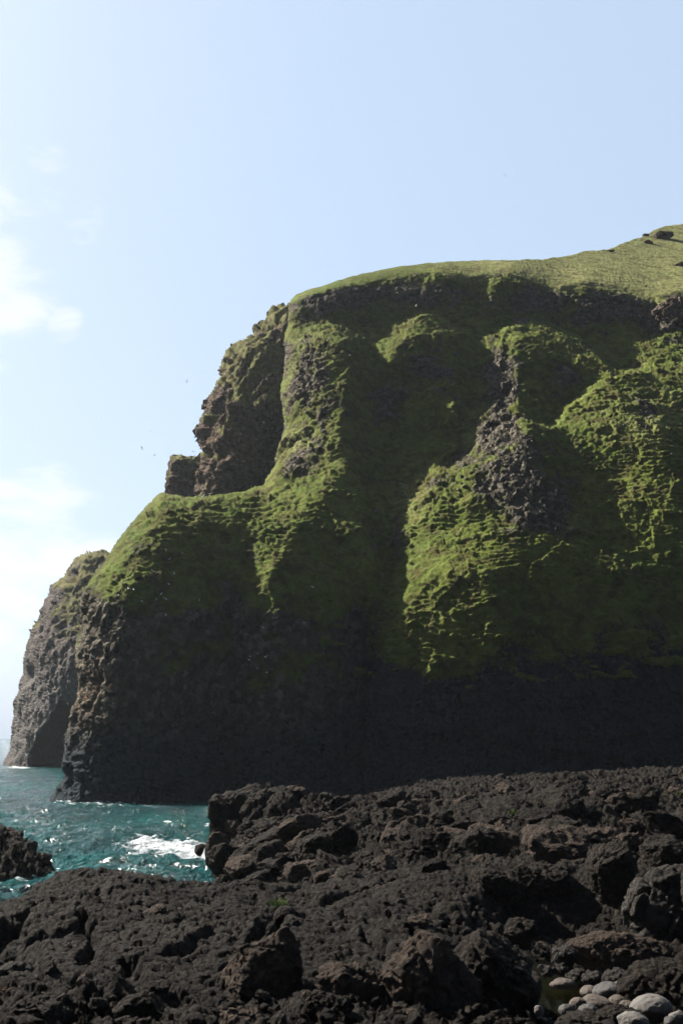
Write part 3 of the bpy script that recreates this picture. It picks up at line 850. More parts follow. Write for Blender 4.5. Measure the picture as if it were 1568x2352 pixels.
fh, _ = relief('headland', OUT_FAR, LF, [([(0, 1790), (22, 1740), (38, 1630), (60, 1510), (76, 1438), (112, 1368), (162, 1312), (182, 1280), (224, 1266), (300, 1275)], 26, 20.0)], M_FAR, 1.7 / Q, disp_far, zones_far, skirt=(0, 60, -4), rough=2.6, seed=45, rimk=0.8)
tag(fh, 'hazy far headland on the left with a dark sea arch at its foot', 'cliff', kind='structure')

# ================================================================== lava shore
M_LAVA = lava_material('dark_lava', (0.013, 0.0108, 0.0088), (0.023, 0.0190, 0.0155), (0.060, 0.050, 0.041), rust=0.20)
M_ROCK = lava_material('dark_boulder', (0.016, 0.0132, 0.0107), (0.028, 0.0228, 0.0185), (0.068, 0.056, 0.046), rust=0.25, bscale=1.6)
M_BROWN = lava_material('brown_boulder', (0.040, 0.030, 0.0235), (0.060, 0.045, 0.0355), (0.115, 0.090, 0.072), rust=0.35, bscale=1.6)
M_GREY = lava_material('grey_boulder', (0.034, 0.030, 0.0265), (0.054, 0.048, 0.043), (0.105, 0.095, 0.084), rust=0.12, bscale=1.6)
M_WET = lava_material('wet_boulder', (0.018, 0.014, 0.011), (0.028, 0.022, 0.018), (0.045, 0.036, 0.030), rust=0.5, bscale=1.6, gloss=0.6, spec=0.15)


def cobble_material(name, c):
    t = NT(name)
    n = t.noise(3.0, 5, 0.6); n2 = t.noise(38.0, 4, 0.7); n3 = t.vor(26.0)
    col = t.mix(t.step(n, 0.3, 0.7), c, tuple(x * 0.68 for x in c))
    col = t.mix(t.math('MULTIPLY', t.step(n3, 0.22, 0.08), 0.55), col, tuple(x * 0.35 for x in c))
    col = t.mix(t.math('MULTIPLY', t.step(n2, 0.55, 0.75), 0.4), col, tuple(min(0.6, x * 1.35) for x in c))
    return t.done(col, 0.75, t.bump(t.math('ADD', n2, t.math('MULTIPLY', n3, 0.6)), 0.55, 0.02), spec=0.3)


M_PALE = cobble_material('pale_cobble', (0.10, 0.09, 0.081))
M_TAN = cobble_material('tan_cobble', (0.068, 0.052, 0.040))
M_SLATE = cobble_material('grey_cobble', (0.050, 0.046, 0.042))


def lz(px, py, Y):
    return float(at(px, py, Y)[2])


GC = []          # (px, Y, z)
for px, py, Y in [  # sea-ward rim and top of the near platform
        (-150, 2060, 40), (-60, 2052, 40.5), (0, 2044, 41), (60, 2030, 42), (100, 2000, 43.5), (150, 1990, 44), (220, 1985, 44.5), (300, 1992, 45), (400, 1998, 45.5), (480, 2004, 46), (560, 2012, 47), (640, 2020, 48), (720, 2022, 48.5),
        (0, 2090, 37.5), (150, 2060, 39), (300, 2050, 40), (450, 2050, 41), (600, 2060, 41), (750, 2060, 42), (880, 2060, 42),
        (0, 2150, 34), (120, 2110, 36), (300, 2120, 35), (450, 2110, 36), (700, 2110, 37), (860, 2120, 37), (980, 2110, 38), (1040, 2140, 36),
        (0, 2230, 29.5), (150, 2200, 31), (300, 2200, 30.5), (450, 2180, 31.5), (760, 2180, 32), (900, 2180, 32),
        (0, 2320, 25), (150, 2300, 26), (300, 2290, 26.2), (450, 2270, 27), (520, 2290, 26.3), (700, 2270, 27.5), (850, 2300, 26),
        (0, 2370, 22.5), (200, 2370, 22.5), (450, 2370, 22.5), (700, 2370, 22.5), (950, 2350, 23.5), (1100, 2300, 26),
        # rubble field
        (560, 1832, 83), (650, 1830, 84), (780, 1832, 86), (850, 1836, 80), (920, 1828, 80), (1000, 1836, 77), (1050, 1826, 74), (1160, 1806, 71), (1205, 1806, 71), (1260, 1830, 76), (1330, 1820, 77), (1410, 1798, 77), (1500, 1802, 79), (1568, 1800, 80), (1700, 1800, 80),
        (1060, 1880, 64), (1130, 1850, 67), (1200, 1850, 67),
        (575, 1890, 72), (650, 1880, 70), (800, 1870, 70), (950, 1880, 66), (1300, 1870, 62), (1450, 1860, 62), (1568, 1860, 62),
        (560, 1960, 62), (640, 1940, 60), (740, 1915, 61), (860, 1930, 58), (960, 1930, 56), (1080, 1930, 54), (1200, 1920, 54), (1320, 1910, 53), (1420, 1910, 53), (1568, 1920, 52),
        (560, 2010, 54), (700, 2015, 52), (850, 2020, 49), (960, 2010, 48), (1080, 1990, 47), (1200, 1975, 47.5), (1300, 1990, 46), (1400, 2010, 44.5), (1568, 1990, 46),
        (1000, 2070, 41), (1060, 2090, 40.5), (1100, 2040, 43)]:
    GC.append((px, Y, lz(px, py, Y) - (1.15 if Y > 69.5 and px > 1000 else 0.8 if Y > 69.5 else 0.35 if Y > 52 else 0.75 if Y > 40 and px < 800 and py < 2075 else 0.2)))
GC += [(px, Y, z) for px, Y, z in [
    # sunk hollow with the pool on the right
    (1120, 40, 1.6), (1180, 42.5, 1.3), (1250, 43, 1.2), (1330, 43, 1.3), (1410, 41, 1.5), (1150, 36, 1.5), (1250, 38, 1.3), (1350, 38, 1.5), (1210, 33, 1.5), (1290, 31, 1.55), (1350, 30, 1.7), (1240, 29, 1.7), (1290, 27.8, 1.95), (1400, 29, 2.0), (1330, 26, 2.15),
    (1240, 25.5, 2.1), (1300, 23.5, 2.25), (1450, 25, 2.3), (1400, 22, 2.5), (1560, 25, 2.6), (1560, 30, 2.6), (1500, 34, 2.2), (1650, 34, 3.0), (1800, 30, 3.4), (1700, 24, 3.0), (1170, 28, 2.5), (1150, 24, 2.7),
    # seabed
    (-400, 50, -3), (-200, 46, -2.5), (-100, 46, -2.5), (0, 46.5, -2.5), (60, 47.5, -2.5), (110, 48.5, -2.5), (180, 49.5, -2.5), (300, 50, -2.5), (400, 50.5, -2.5), (460, 51.5, -2.5), (490, 57, -2), (460, 62, -2), (440, 70, -2), (425, 76, -2), (492, 78, -2), (496, 86, -2.5), (498, 95, -3), (492, 70, -1.5), (500, 64, -0.8), (600, 100, -3), (800, 104, -2),
    (250, 58, -3), (250, 75, -3), (300, 100, -4), (0, 120, -5), (150, 78, -2), (0, 60, -2.5), (60, 64, -2.5), (-100, 62, -2), (100, 70, -2), (120, 82, -2), (0, 86, -2),
    # skerry
    (-200, 76, 3.6), (-80, 76, 3.4), (-20, 75.5, 3.0), (20, 75.5, 2.3), (50, 75, 1.5), (80, 75, 1.0), (108, 75, 0.4), (0, 71, 0.6), (50, 71.5, 0.4), (-100, 70, 0.5),
    # tower by the water
    (540, 78, 3.4), (545, 81, 3.9), (552, 75, 2.9), (560, 68, 2.0),
    # land behind the crest
    (950, 100, 4.0), (1200, 95, 5.0), (1568, 100, 5.6), (1000, 130, 3.5), (1300, 135, 4.0), (1568, 135, 4.5), (1900, 80, 6.5), (1900, 130, 6), (2000, 40, 4.5), (2000, 25, 4), (-400, 30, 3), (-400, 22, 3), (-300, 38, 3)]]
GC = np.array(GC)
_rx, _ry, _ = ray(GC[:, 0], np.full(len(GC), 1900.0))


def to_st(x, y):
    return np.asarray(x) / np.asarray(y) * 1000, 900 * np.log(np.asarray(y))


_xw = np.array([at(px, 1990, Y)[0] for px, Y, z in GC])
G_BASE = RBF(np.stack(to_st(_xw, GC[:, 1]), -1), GC[:, 2], lam=0.0005)


def gp(px, py, z=3.0):
    x, y, w = ray(px, py); k = (z - CAM[2]) / w
    return (float(x * k), float(y * k))


# raised lava plates and the open cracks between them
PLATES = [([gp(*p) for p in poly], h) for poly, h in [
    ([(15, 2112), (70, 2092), (150, 2086), (240, 2102), (330, 2122), (362, 2160), (300, 2204), (210, 2192), (130, 2204), (62, 2214), (38, 2165)], 0.75),
    ([(290, 2262), (318, 2206), (400, 2148), (500, 2092), (600, 2060), (655, 2062), (662, 2082), (640, 2110), (602, 2150), (562, 2196), (505, 2240), (400, 2272)], 0.60),
    ([(690, 2084), (780, 2058), (900, 2066), (965, 2130), (905, 2165), (860, 2235), (780, 2255), (700, 2232), (662, 2165)], 0.40),
    ([(50, 2068), (190, 2002), (255, 2012), (205, 2050), (105, 2088)], 0.40), ([(260, 2060), (330, 2020), (480, 2016), (560, 2030), (480, 2062), (330, 2086)], 0.30),
    ([(0, 2300), (60, 2250), (150, 2236), (250, 2250), (280, 2290), (200, 2330), (60, 2340)], 0.45)]]
CRACKS = [([gp(*p) for p in line], w, d) for line, w, d in [
    ([(545, 2225), (575, 2195), (612, 2150), (650, 2108), (690, 2080)], 0.55, 1.3), ([(796, 2052), (786, 2082), (800, 2112)], 0.20, 0.6), ([(890, 2070), (930, 2110), (955, 2145)], 0.12, 0.4),
    ([(785, 2190), (845, 2200), (870, 2215)], 0.5, 0.5), ([(190, 2105), (215, 2150), (200, 2190)], 0.3, 0.6), ([(350, 2060), (420, 2080), (470, 2075)], 0.25, 0.5), ([(20, 2120), (45, 2190), (120, 2222)], 0.7, 0.6), ([(300, 2210), (310, 2260)], 0.4, 0.5)]]


def px_of(x, y):
    """bearing of a ground point, in sketch units"""
    return W0 / 2 + np.asarray(x) / np.asarray(y) * FPX * 1.03


def gz(x, y, fine=True):
    x = np.asarray(x, float).ravel(); y = np.asarray(y, float).ravel()
    z = G_BASE(*to_st(x, y))
    P = np.stack([x, y, np.zeros_like(x)], -1)
    b = px_of(x, y)
    land = sstep(-1.5, 0.3, z)
    n = fbm(P, 9, 2, 300)
    rub = sstep(47.5, 52, y + 4 * n + 0.004 * (b - 800)) * sstep(2, 5, y - 40) + 0.8 * sstep(980, 1120, b) * sstep(45, 39, y)
    rub += 0.6 * sstep(27.5, 24, y + 2 * n) + 0.7 * sstep(60, -20, b) * sstep(33, 29, y) + sstep(70, 72, y) * sstep(200, 100, b)
    dome = np.clip(1.5 * blob(b, 0 * b, 1130, 0, 80, 1) * np.exp(-((y - 67) / 5.0) ** 2), 0, 1)
    rub = np.clip(rub, 0, 1) * (1 - dome) * land
    slab = (1 - rub) * land
    pool = np.exp(-(((b - 1300) / 75) ** 2 + ((y - 30.5) / 3.4) ** 2))
    quiet = 1 - 0.9 * np.clip(pool * 1.6, 0, 1) - 0.5 * sstep(1180, 1240, b) * sstep(29, 27, y)
    W = np.stack([fbm(P, 3.5, 3, 310), fbm(P, 3.5, 3, 311), 0 * x], -1)
    Pw = P + 1.1 * W
    # pahoehoe plates, cracked
    c, s = math.cos(0.45), math.sin(0.45)
    R = np.stack([(Pw[:, 0] * c + Pw[:, 1] * s) * 0.62, (-Pw[:, 0] * s + Pw[:, 1] * c) * 0.85, 0 * x], -1)
    f1, f2, r, v = worley(R, 3.4, 320, 2)
    z = z + slab * quiet * (0.26 * (r[:, 0] - 0.5) + v[:, 0] * (r[:, 1] - 0.5) * 0.22 - v[:, 1] * (r[:, 2] * 0.22 - 0.04) + 0.18 * (1 - f1 ** 2))
    z = z - slab * quiet * 0.5 * sstep(0.11, 0.0, f2 - f1) * sstep(0.25, 0.5, r[:, 1] + 0.3)
    wx, wy = x + 0.45 * W[:, 0] + 0.12 * fbm(P, 0.5, 2, 360), y + 0.9 * W[:, 1] + 0.2 * fbm(P, 0.5, 2, 361)
    nearm = np.where(y < 52)[0]
    for poly, h in PLATES:
        q = np.array(poly); k = nearm[(x[nearm] > q[:, 0].min() - 1.5) & (x[nearm] < q[:, 0].max() + 1.5) & (y[nearm] > q[:, 1].min() - 3) & (y[nearm] < q[:, 1].max() + 3)]
        d, _, _ = seg_dist(wx[k], wy[k], poly + [poly[0]])
        sd = np.where(in_poly(wx[k], wy[k], poly), d, -d)
    z[k] += 0.85 * h * sstep(-0.10, 0.14, sd) + 0.15 * h * sstep(0.1, 1.6, sd)
    for line, w_, dp in CRACKS:
        q = np.array(line); k = nearm[(x[nearm] > q[:, 0].min() - 2) & (x[nearm] < q[:, 0].max() + 2) & (y[nearm] > q[:, 1].min() - 3) & (y[nearm] < q[:, 1].max() + 3)]
        d, _, _ = seg_dist(wx[k], wy[k], line)
        z[k] -= dp * sstep(w_, w_ * 0.45, d)
    # rubble and a'a blocks
    f1, f2, r, v = worley(Pw * np.array([0.62, 0.62, 1]), 1.7, 330, 2)
    z = z + rub * quiet * (0.40 * (r[:, 0] - 0.5) + 0.5 * v[:, 0] * (r[:, 1] - 0.45) - v[:, 1] * (0.45 * r[:, 2] - 0.02) - 0.6 * sstep(0.12, 0.0, f2 - f1))
    f1, f2, r, v = worley(Pw * np.array([1, 0.8, 1]), 0.85, 331, 2)
    mid = np.clip(rub + 0.25 * slab * sstep(0.05, 0.3, fbm(P, 4, 2, 333)), 0, 1) * quiet
    z = z + mid * (0.24 * (r[:, 0] - 0.5) + 0.5 * v[:, 0] * (r[:, 1] - 0.45) - v[:, 1] * (0.5 * r[:, 2] - 0.12) - 0.25 * sstep(0.12, 0.0, f2 - f1))
    z = z + land * quiet * (0.22 * fbm(P, 2.2, 3, 340, ridged=True) - 0.07) * (0.4 + 0.6 * rub)
    if fine:
        f1, f2, r, v = worley(Pw, 0.36, 332, 2)
        z = z + land * quiet * (0.055 + 0.05 * mid) * (0.9 * (r[:, 0] - 0.5) + 1.9 / 0.36 * (v[:, 0] * (r[:, 1] - 0.5) + v[:, 1] * (r[:, 2] - 0.5)) + 0.3 * (0.6 - f1) - 0.7 * sstep(0.14, 0, f2 - f1))
        A = np.stack([P[:, 0] * 0.6, P[:, 1] * 1.3, 0 * x], -1)
        z = z + land * quiet * (0.055 * fbm(A + 0.25 * W, 0.55, 4, 350, ridged=True, gain=0.6))
        z = z + dome * 0.05 * np.sin((P[:, 1] + 0.8 * W[:, 0] + 0.03 * (P[:, 0] - 12) ** 2) * 9)
    z = z + dome * 0.35
    gz.rub = rub
    z = np.where(pool > 0.3, np.minimum(z, 1.75 + 0.0 * z), z)
    return z


nu, nr = int(1000 * Q), int(880 * Q)
bu = np.linspace(-0.62, 0.62, nu); yr = 17.5 * (140 / 17.5) ** (np.linspace(0, 1, nr))
uu, yy = np.meshgrid(bu, yr)
xx = uu * yy
zz = gz(xx, yy); rubm = 0.40 + 0.60 * gz.rub
V = np.stack([xx.ravel(), yy.ravel(), zz], -1)
# weather the surface along its own normal so that steep faces are broken up too
G3 = V.reshape(nr, nu, 3)
Nn = np.cross(np.gradient(G3, axis=1), np.gradient(G3, axis=0)).reshape(-1, 3)
Nn /= np.linalg.norm(Nn, axis=1)[:, None] + 1e-12
Nn[Nn[:, 2] < 0] *= -1
far_ = sstep(30, 70, V[:, 1])
f1, f2, r3, v3 = worley(V, 0.42, 370)
dd = (0.10 + 0.10 * far_) * (r3[:, 0] - 0.5) + 1.1 * (v3 * (r3 - 0.5)).sum(1) - 0.07 * sstep(0.1, 0, f2 - f1)
f1, f2, r3, v3 = worley(V, 1.1, 371)
dd += 0.55 * (v3 * (r3 - 0.5)).sum(1)
dd += (0.16 + 0.2 * far_) * (r3[:, 0] - 0.5) * (0.4 + 0.6 * (1 - Nn[:, 2]))
dd += 0.06 * fbm(V, 0.25, 2, 372)
rope = fbm(np.stack([V[:, 0] * 0.45 + 0.3 * V[:, 1], V[:, 1] * 1.0, V[:, 2]], -1), 0.38, 3, 373, ridged=True)
dd = dd * rubm + (1 - rubm) * (0.085 * rope + 0.05 * fbm(V, 0.9, 2, 374))
V = V + Nn * (dd * sstep(-1.5, 0.5, V[:, 2]) * (1 - np.clip(1.6 * np.exp(-(((px_of(V[:, 0], V[:, 1]) - 1300) / 75) ** 2 + ((V[:, 1] - 30.5) / 3.4) ** 2)), 0, 1)))[:, None]
ii = np.arange(nu * nr).reshape(nr, nu)
F = np.stack([ii[:-1, :-1], ii[:-1, 1:], ii[1:, 1:], ii[1:, :-1]], -1).reshape(-1, 4)
keep = (V[F, 2] > -1.6).any(1)
sh = mesh_obj('ground', V, F[keep], M_LAVA)
tag(sh, 'black lava shore of cracked slabs and rubble in front of the cliff', 'ground', kind='structure')

# ------------------------------------------------------------------ sea
t = NT('sea_water')
fo = t.attr('foam')
fn = t.noise(1.3, 6, 0.72, t.scaled(t.pos(), (0.55, 0.9, 1.0)), 0.6)
ff = t.step(t.math('ADD', t.math('MULTIPLY', fo, 0.62), t.math('MULTIPLY', t.math('SUBTRACT', fn, 0.5), 1.5)), 0.22, 0.52)
deep = t.mix(t.step(t.noise(0.035, 4, 0.6), 0.35, 0.65), (0.000, 0.042, 0.047), (0.000, 0.080, 0.076))
b1 = t.noise(0.9, 5, 0.62, t.scaled(t.pos(), (0.7, 1.2, 1.0)), 0.4)
b2 = t.noise(3.2, 4, 0.62)
nb = t.bump(t.math('ADD', b1, t.math('MULTIPLY', b2, 0.4)), 1.0, 1.6)
fb = t.n('ShaderNodeBsdfDiffuse'); fb.inputs['Color'].default_value = (0.62, 0.66, 0.68, 1)
wb = t.n('ShaderNodeBsdfPrincipled'); t.link(deep, wb.inputs['Base Color']); wb.inputs['Roughness'].default_value = 0.09; wb.inputs['IOR'].default_value = 1.33
t.link(nb, wb.inputs['Normal']); t.link(nb, fb.inputs['Normal'])
ms = t.n('ShaderNodeMixShader'); t.link(ff, ms.inputs[0]); t.link(wb.outputs[0], ms.inputs[1]); t.link(fb.outputs[0], ms.inputs[2])
t.link(ms.outputs[0], t.out.inputs['Surface'])
M_SEA = t.m


ns, nsr = 620, 640
bu = np.linspace(-0.75, 0.75, ns)
yr = np.concatenate([36 * (420 / 36) ** np.linspace(0, 1, nsr), 420 * (40000 / 420) ** np.linspace(0, 1, 61)[1:]])
uu, yy = np.meshgrid(bu, yr); xx = uu * yy
P = np.stack([xx.ravel(), yy.ravel(), np.zeros(xx.size)], -1)
fade = sstep(420, 200, P[:, 1])
wv = 0.9 * fbm(P * np.array([0.55, 1, 1]), 7.5, 3, 400) + 0.75 * fbm(P * np.array([0.6, 1, 1]), 2.6, 3, 401, ridged=True) + 0.25 * fbm(P, 0.9, 2, 402)
P[:, 2] = (wv - wv.mean()) * fade
sx_, sy_ = project(np.c_[P[:, :2], np.zeros(len(P))])
B = lambda *a: blob(sx_, sy_, *a)
foam = 0.95 * B(405, 1948, 95, 22, 4) + 0.9 * B(470, 1968, 45, 12, 5) + 0.55 * B(330, 1945, 50, 18) + 0.75 * B(30, 2006, 75, 10) + 0.8 * B(190, 1843, 60, 5) + 0.45 * B(300, 1848, 120, 5) + 1.0 * B(45, 1762, 26, 4) + 0.6 * B(480, 1893, 16, 6)
foam += 0.30 * sstep(0.42, 0.62, fbm(P * np.array([0.5, 1, 1]), 9, 4, 405) + 0.3 * wv) + 0.2 * B(60, 1900, 160, 60)
ii = np.arange(len(P)).reshape(xx.shape)
F = np.stack([ii[:-1, :-1], ii[:-1, 1:], ii[1:, 1:], ii[1:, :-1]], -1).reshape(-1, 4)
se = mesh_obj('sea', P, F, M_SEA, attrs=dict(foam=np.clip(foam, 0, 1.2)))
tag(se, 'choppy teal sea with foam in the cove and bright water out to the horizon', 'sea', kind='structure')

# ================================================================== loose rocks
import bmesh
_ico = {}


def ico(sub):
    if sub not in _ico:
        bm = bmesh.new(); bmesh.ops.create_icosphere(bm, subdivisions=sub, radius=1.0)
        _ico[sub] = (np.array([v.co for v in bm.verts]), np.array([[v.index for v in f.verts] for f in bm.faces]))
        bm.free()
    return _ico[sub]


def rock_shape(seed, size, sub=4, facets=12, rough=0.16, blocky=0.12, cut=(0.55, 0.86), box=False):
    """weathered block: a ball planed by random cuts, then pitted and cracked"""
    r = np.random.default_rng(seed)
    P, F = ico(sub); P = P.copy()
    if box:
        P /= ((np.abs(P) ** 7).sum(1) ** (1 / 7.0))[:, None]
        cut = (cut[0] + 0.28, cut[1] + 0.45)
    for k in range(facets):
        n = r.normal(size=3); n /= np.linalg.norm(n)
        d = r.uniform(*cut)
        P -= n * np.maximum(0, P @ n - d)[:, None] * 0.94
    N = P / np.linalg.norm(P, axis=1)[:, None]
    S = np.asarray(size, float) / 2
    Wd = P * S                                     # noise in metres so that detail keeps its real size
    off = r.uniform(0, 50, 3); m = S.min()
    d = rough * m * fbm(Wd + off, m * 1.3, 3, seed) + 0.4 * rough * m * fbm(Wd + off, m * 0.5, 3, seed + 1, ridged=True)
    if blocky:
        f1, f2, rr, _ = worley(Wd + off, m * 0.75, seed + 2)
        d += blocky * m * ((rr[:, 0] - 0.5) - 0.6 * sstep(0.12, 0, f2 - f1))
    if sub >= 5:
        d += 0.035 * fbm(Wd + off, 0.22, 4, seed + 3, ridged=True, gain=0.6)
        f1, _, rr, vv = worley(Wd + off, 0.2, seed + 4)
        d += (0.03 * (rr[:, 0] - 0.5) + 0.6 * (vv * (rr - 0.5)).sum(1)) * (rough > 0.08)
    return Wd + N * d[:, None], F


def boulder(name, px, py, w, h, Y, seed, mat, label, cat='boulder', dep=0.9, rot=(0, 0, 0), group=None, **kw):
    k = Y / FPX * 1.02
    V, F = rock_shape(seed, (w * k, w * k * dep, h * k), **kw)
    o = mesh_obj(name, V, F, mat)
    o.location = at(px, py, Y); o.rotation_euler = [math.radians(a) for a in rot]
    return tag(o, label, cat, group)


BL = [
    # px, py, w, h, Y, material, label, options
    (605, 2222, 145, 112, 27.3, M_BROWN, 'split brown block with a sharp pale upper edge beside the cracked slab', dict(seed=11, rot=(10, -22, 25), facets=8, cut=(0.4, 0.75), box=True)),
    (812, 2268, 165, 92, 26.4, M_BROWN, 'humped brown rock with a black shadowed right side below the centre slab', dict(seed=12, rot=(0, 10, -10))),
    (985, 2245, 215, 190, 26.5, M_BROWN, 'tall brown ridge of rock standing at the middle of the front edge', dict(seed=13, rot=(0, 8, 15), facets=8)),
    (1140, 2240, 190, 170, 27.8, M_ROCK, 'big dark rock mass on the left bank of the tide pool', dict(seed=14, rot=(0, 14, 5))),
    (740, 2325, 170, 90, 24.2, M_ROCK, 'dark rounded rock at the bottom edge under the humped brown rock', dict(seed=15)),
    (565, 2345, 130, 60, 23.6, M_BROWN, 'rust tinged rock at the very bottom below the split brown block', dict(seed=16)),
    (330, 2330, 130, 70, 24.4, M_ROCK, 'dark lump of lava at the bottom with pale crusts beside it', dict(seed=17)),
    (200, 2305, 110, 66, 25.6, M_ROCK, 'dark lava lump between the pale crusts and the dark slope above', dict(seed=18)),
    (70, 2335, 130, 70, 23.8, M_ROCK, 'dark lava lump in the bottom corner beside the grey pale crusts', dict(seed=19)),
    (40, 2235, 70, 42, 28.6, M_GREY, 'small pale grey block by the shadowed hollow at the edge of the slab', dict(seed=20)),
    (655, 2108, 48, 46, 36.0, M_ROCK, 'smooth rounded stone wedged in the crack between two slabs', dict(seed=21, facets=2, blocky=0.0, rough=0.06)),
    (365, 2102, 70, 42, 36.5, M_BROWN, 'pinkish brown block with a flat lit top lying in the middle of the slab', dict(seed=22, facets=14, cut=(0.45, 0.75))),
    (1430, 2196, 235, 84, 32.6, M_BROWN, 'long brown whale backed rock with cracks above the tide pool', dict(seed=23, facets=5, blocky=0.10, rot=(0, 4, -6), dep=0.55)),
    (1294, 2194, 52, 58, 32.0, M_WET, 'wet knobbly rock at the end of the whale backed rock', dict(seed=24)),
    (1545, 2098, 185, 160, 35.0, M_GREY, 'large grey boulder with swirling hollows at the edge of the dark hollow', dict(seed=25, rot=(0, -6, 10), rough=0.34, blocky=0.28, facets=9, cut=(0.45, 0.85))),
    (1530, 2284, 190, 130, 27.0, M_ROCK, 'dark pitted boulder beside the biggest pale cobble', dict(seed=26, facets=4)),
    (1408, 2004, 130, 135, 43.5, M_ROCK, 'tall rounded dark lava block on the lip of the shadowed hollow', dict(seed=27, rot=(0, 12, 0))),
    (1525, 1968, 140, 95, 46.0, M_ROCK, 'dark lava shoulder with small green plants on it', dict(seed=28)),
    (1240, 2020, 150, 85, 44.8, M_ROCK, 'dark lava block overhanging the back of the hollow', dict(seed=29)),
    (1140, 2030, 120, 80, 43.8, M_ROCK, 'orange spotted dark block left of the shadowed hollow', dict(seed=30)),
    (745, 1955, 120, 88, 57.5, M_ROCK, 'big flat topped block with a black overhang in the rubble', dict(seed=31, facets=9, cut=(0.4, 0.75), box=True, rot=(12, 5, 20))),
    (560, 1992, 84, 56, 54.5, M_BROWN, 'pale brown broken block above the foam at the cove corner', dict(seed=32)),
    (620, 1968, 90, 70, 58.0, M_ROCK, 'dark leaning block behind the pale brown broken block', dict(seed=33, rot=(0, 20, 0))),
    (524, 1898, 72, 126, 78.0, M_ROCK, 'upright square lava pillar rising straight from the water', dict(seed=34, rough=0.34, blocky=0.4, facets=9, cut=(0.5, 0.8), dep=1.2, box=True)),
    (586, 1880, 62, 112, 77, M_ROCK, 'lava pillar split by a crack next to the square pillar', dict(seed=35, rough=0.34, blocky=0.4, facets=9, cut=(0.5, 0.8), box=True)),
    (640, 1872, 60, 84, 76.0, M_ROCK, 'dark squared block at the inner end of the pillars', dict(seed=36, rough=0.34, blocky=0.4, facets=9, cut=(0.5, 0.8), box=True)),
    (500, 1940, 44, 50, 74.0, M_BROWN, 'reddish brown rock at the pillar foot in the foam', dict(seed=37)),
    (462, 1950, 28, 26, 74.5, M_ROCK, 'small pointed rock in the foam farthest out from the pillars', dict(seed=38, rot=(0, 30, 0), facets=8, cut=(0.35, 0.7))),
    (482, 1962, 26, 20, 73.5, M_ROCK, 'low rock in the foam between the pointed rock and the pillar', dict(seed=39)),
    (15, 1918, 60, 34, 76.0, M_BROWN, 'upper brown ledge block on the skerry by the channel', dict(seed=40)),
    (62, 1948, 52, 32, 75.5, M_GREY, 'pale crusted block on the skerry by the channel', dict(seed=41)),
    (100, 1968, 36, 20, 75.0, M_BROWN, 'rust brown end block of the skerry at the waterline', dict(seed=42)),
    (1190, 2140, 80, 55, 35.0, M_ROCK, 'orange stained dark block on the steep left side of the hollow', dict(seed=43)),
    (1337, 2347, 130, 30, 24.0, M_ROCK, 'flat dark rock among the cobbles at the bottom edge', dict(seed=44, facets=5)),
    (1410, 2336, 112, 40, 24.6, M_ROCK, 'rough dark rock between the pale cobbles at the bottom edge', dict(seed=45)),
]
for i, (px, py, w, h, Y, m, lab, kw) in enumerate(BL):
    kw = dict(kw); seed = kw.pop('seed')
    boulder('boulder', px, py, w, h, Y, seed, m, lab, sub=kw.pop('sub', 6 if w > 100 else 5), **kw)

# rounded stones round the tide pool
CB = [
    (1290, 2259, 50, 20, 29.8, M_TAN, 'rounded brown stone alone in the middle of the tide pool'),
    (1256, 2229, 34, 24, 31.5, M_WET, 'wet dark stone at the back left rim of the tide pool'),
    (1291, 2229, 34, 24, 31.6, M_WET, 'wet dark stone at the back rim beside the rim\'s left end stone'),
    (1320, 2241, 38, 22, 30.8, M_WET, 'wet reddish stone at the back rim behind the lone pool stone'),
    (1360, 2245, 50, 26, 30.6, M_WET, 'wide wet stone under the middle of the whale backed rock'),
    (1411, 2248, 60, 40, 30.2, M_WET, 'large wet knobbly stone under the right part of the whale backed rock'),
    (1357, 2278, 46, 22, 28.6, M_TAN, 'smooth greenish brown stone at the right shore of the pool'),
    (1394, 2280, 60, 38, 28.2, M_SLATE, 'angular grey stone just right of the smooth greenish stone'),
    (1427, 2266, 30, 28, 28.9, M_SLATE, 'small pale grey stone behind the angular grey stone'),
    (1421, 2302, 44, 26, 27.0, M_TAN, 'brown grey stone in front of the angular grey stone'),
    (1370, 2303, 62, 24, 27.0, M_TAN, 'long flat pale brown stone at the front of the pool'),
    (1327, 2311, 34, 32, 26.5, M_TAN, 'tilted reddish pale stone at the left of the long flat stone'),
    (1350, 2321, 38, 22, 26.0, M_SLATE, 'grey speckled stone in front of the tilted reddish stone'),
    (1300, 2321, 30, 22, 26.2, M_SLATE, 'small dark grey stone left of the grey speckled stone'),
    (1493, 2318, 84, 52, 25.4, M_PALE, 'biggest pale grey cobble, smooth and speckled with pits'),
    (1452, 2347, 62, 34, 24.0, M_PALE, 'second pale cobble, half cut off by the bottom edge'),
    (1555, 2341, 34, 32, 24.2, M_PALE, 'pale round cobble at the bottom corner'),
    (1539, 2349, 24, 22, 23.9, M_SLATE, 'small grey cobble between the two corner cobbles'),
    (1440, 2310, 32, 16, 26.6, M_TAN, 'small reddish brown stone behind the biggest pale cobble'),
    (1237, 2322, 16, 22, 26.0, M_PALE, 'small upright pale pebble at the left end of the pebble patch'),
]
for i, (px, py, w, h, Y, m, lab) in enumerate(CB):
    wet = m is M_WET
    boulder('beach_stone', px, py, w, h, Y, 100 + i, m, lab, 'stone', dep=0.85, rot=(0, random.uniform(-10, 10), random.uniform(-30, 30)), sub=5,
            facets=10 if wet else 4, rough=0.14 if wet else 0.05, blocky=0.08 if wet else 0.0, cut=(0.6, 0.9) if wet else (0.72, 0.95), group='stones round the tide pool')

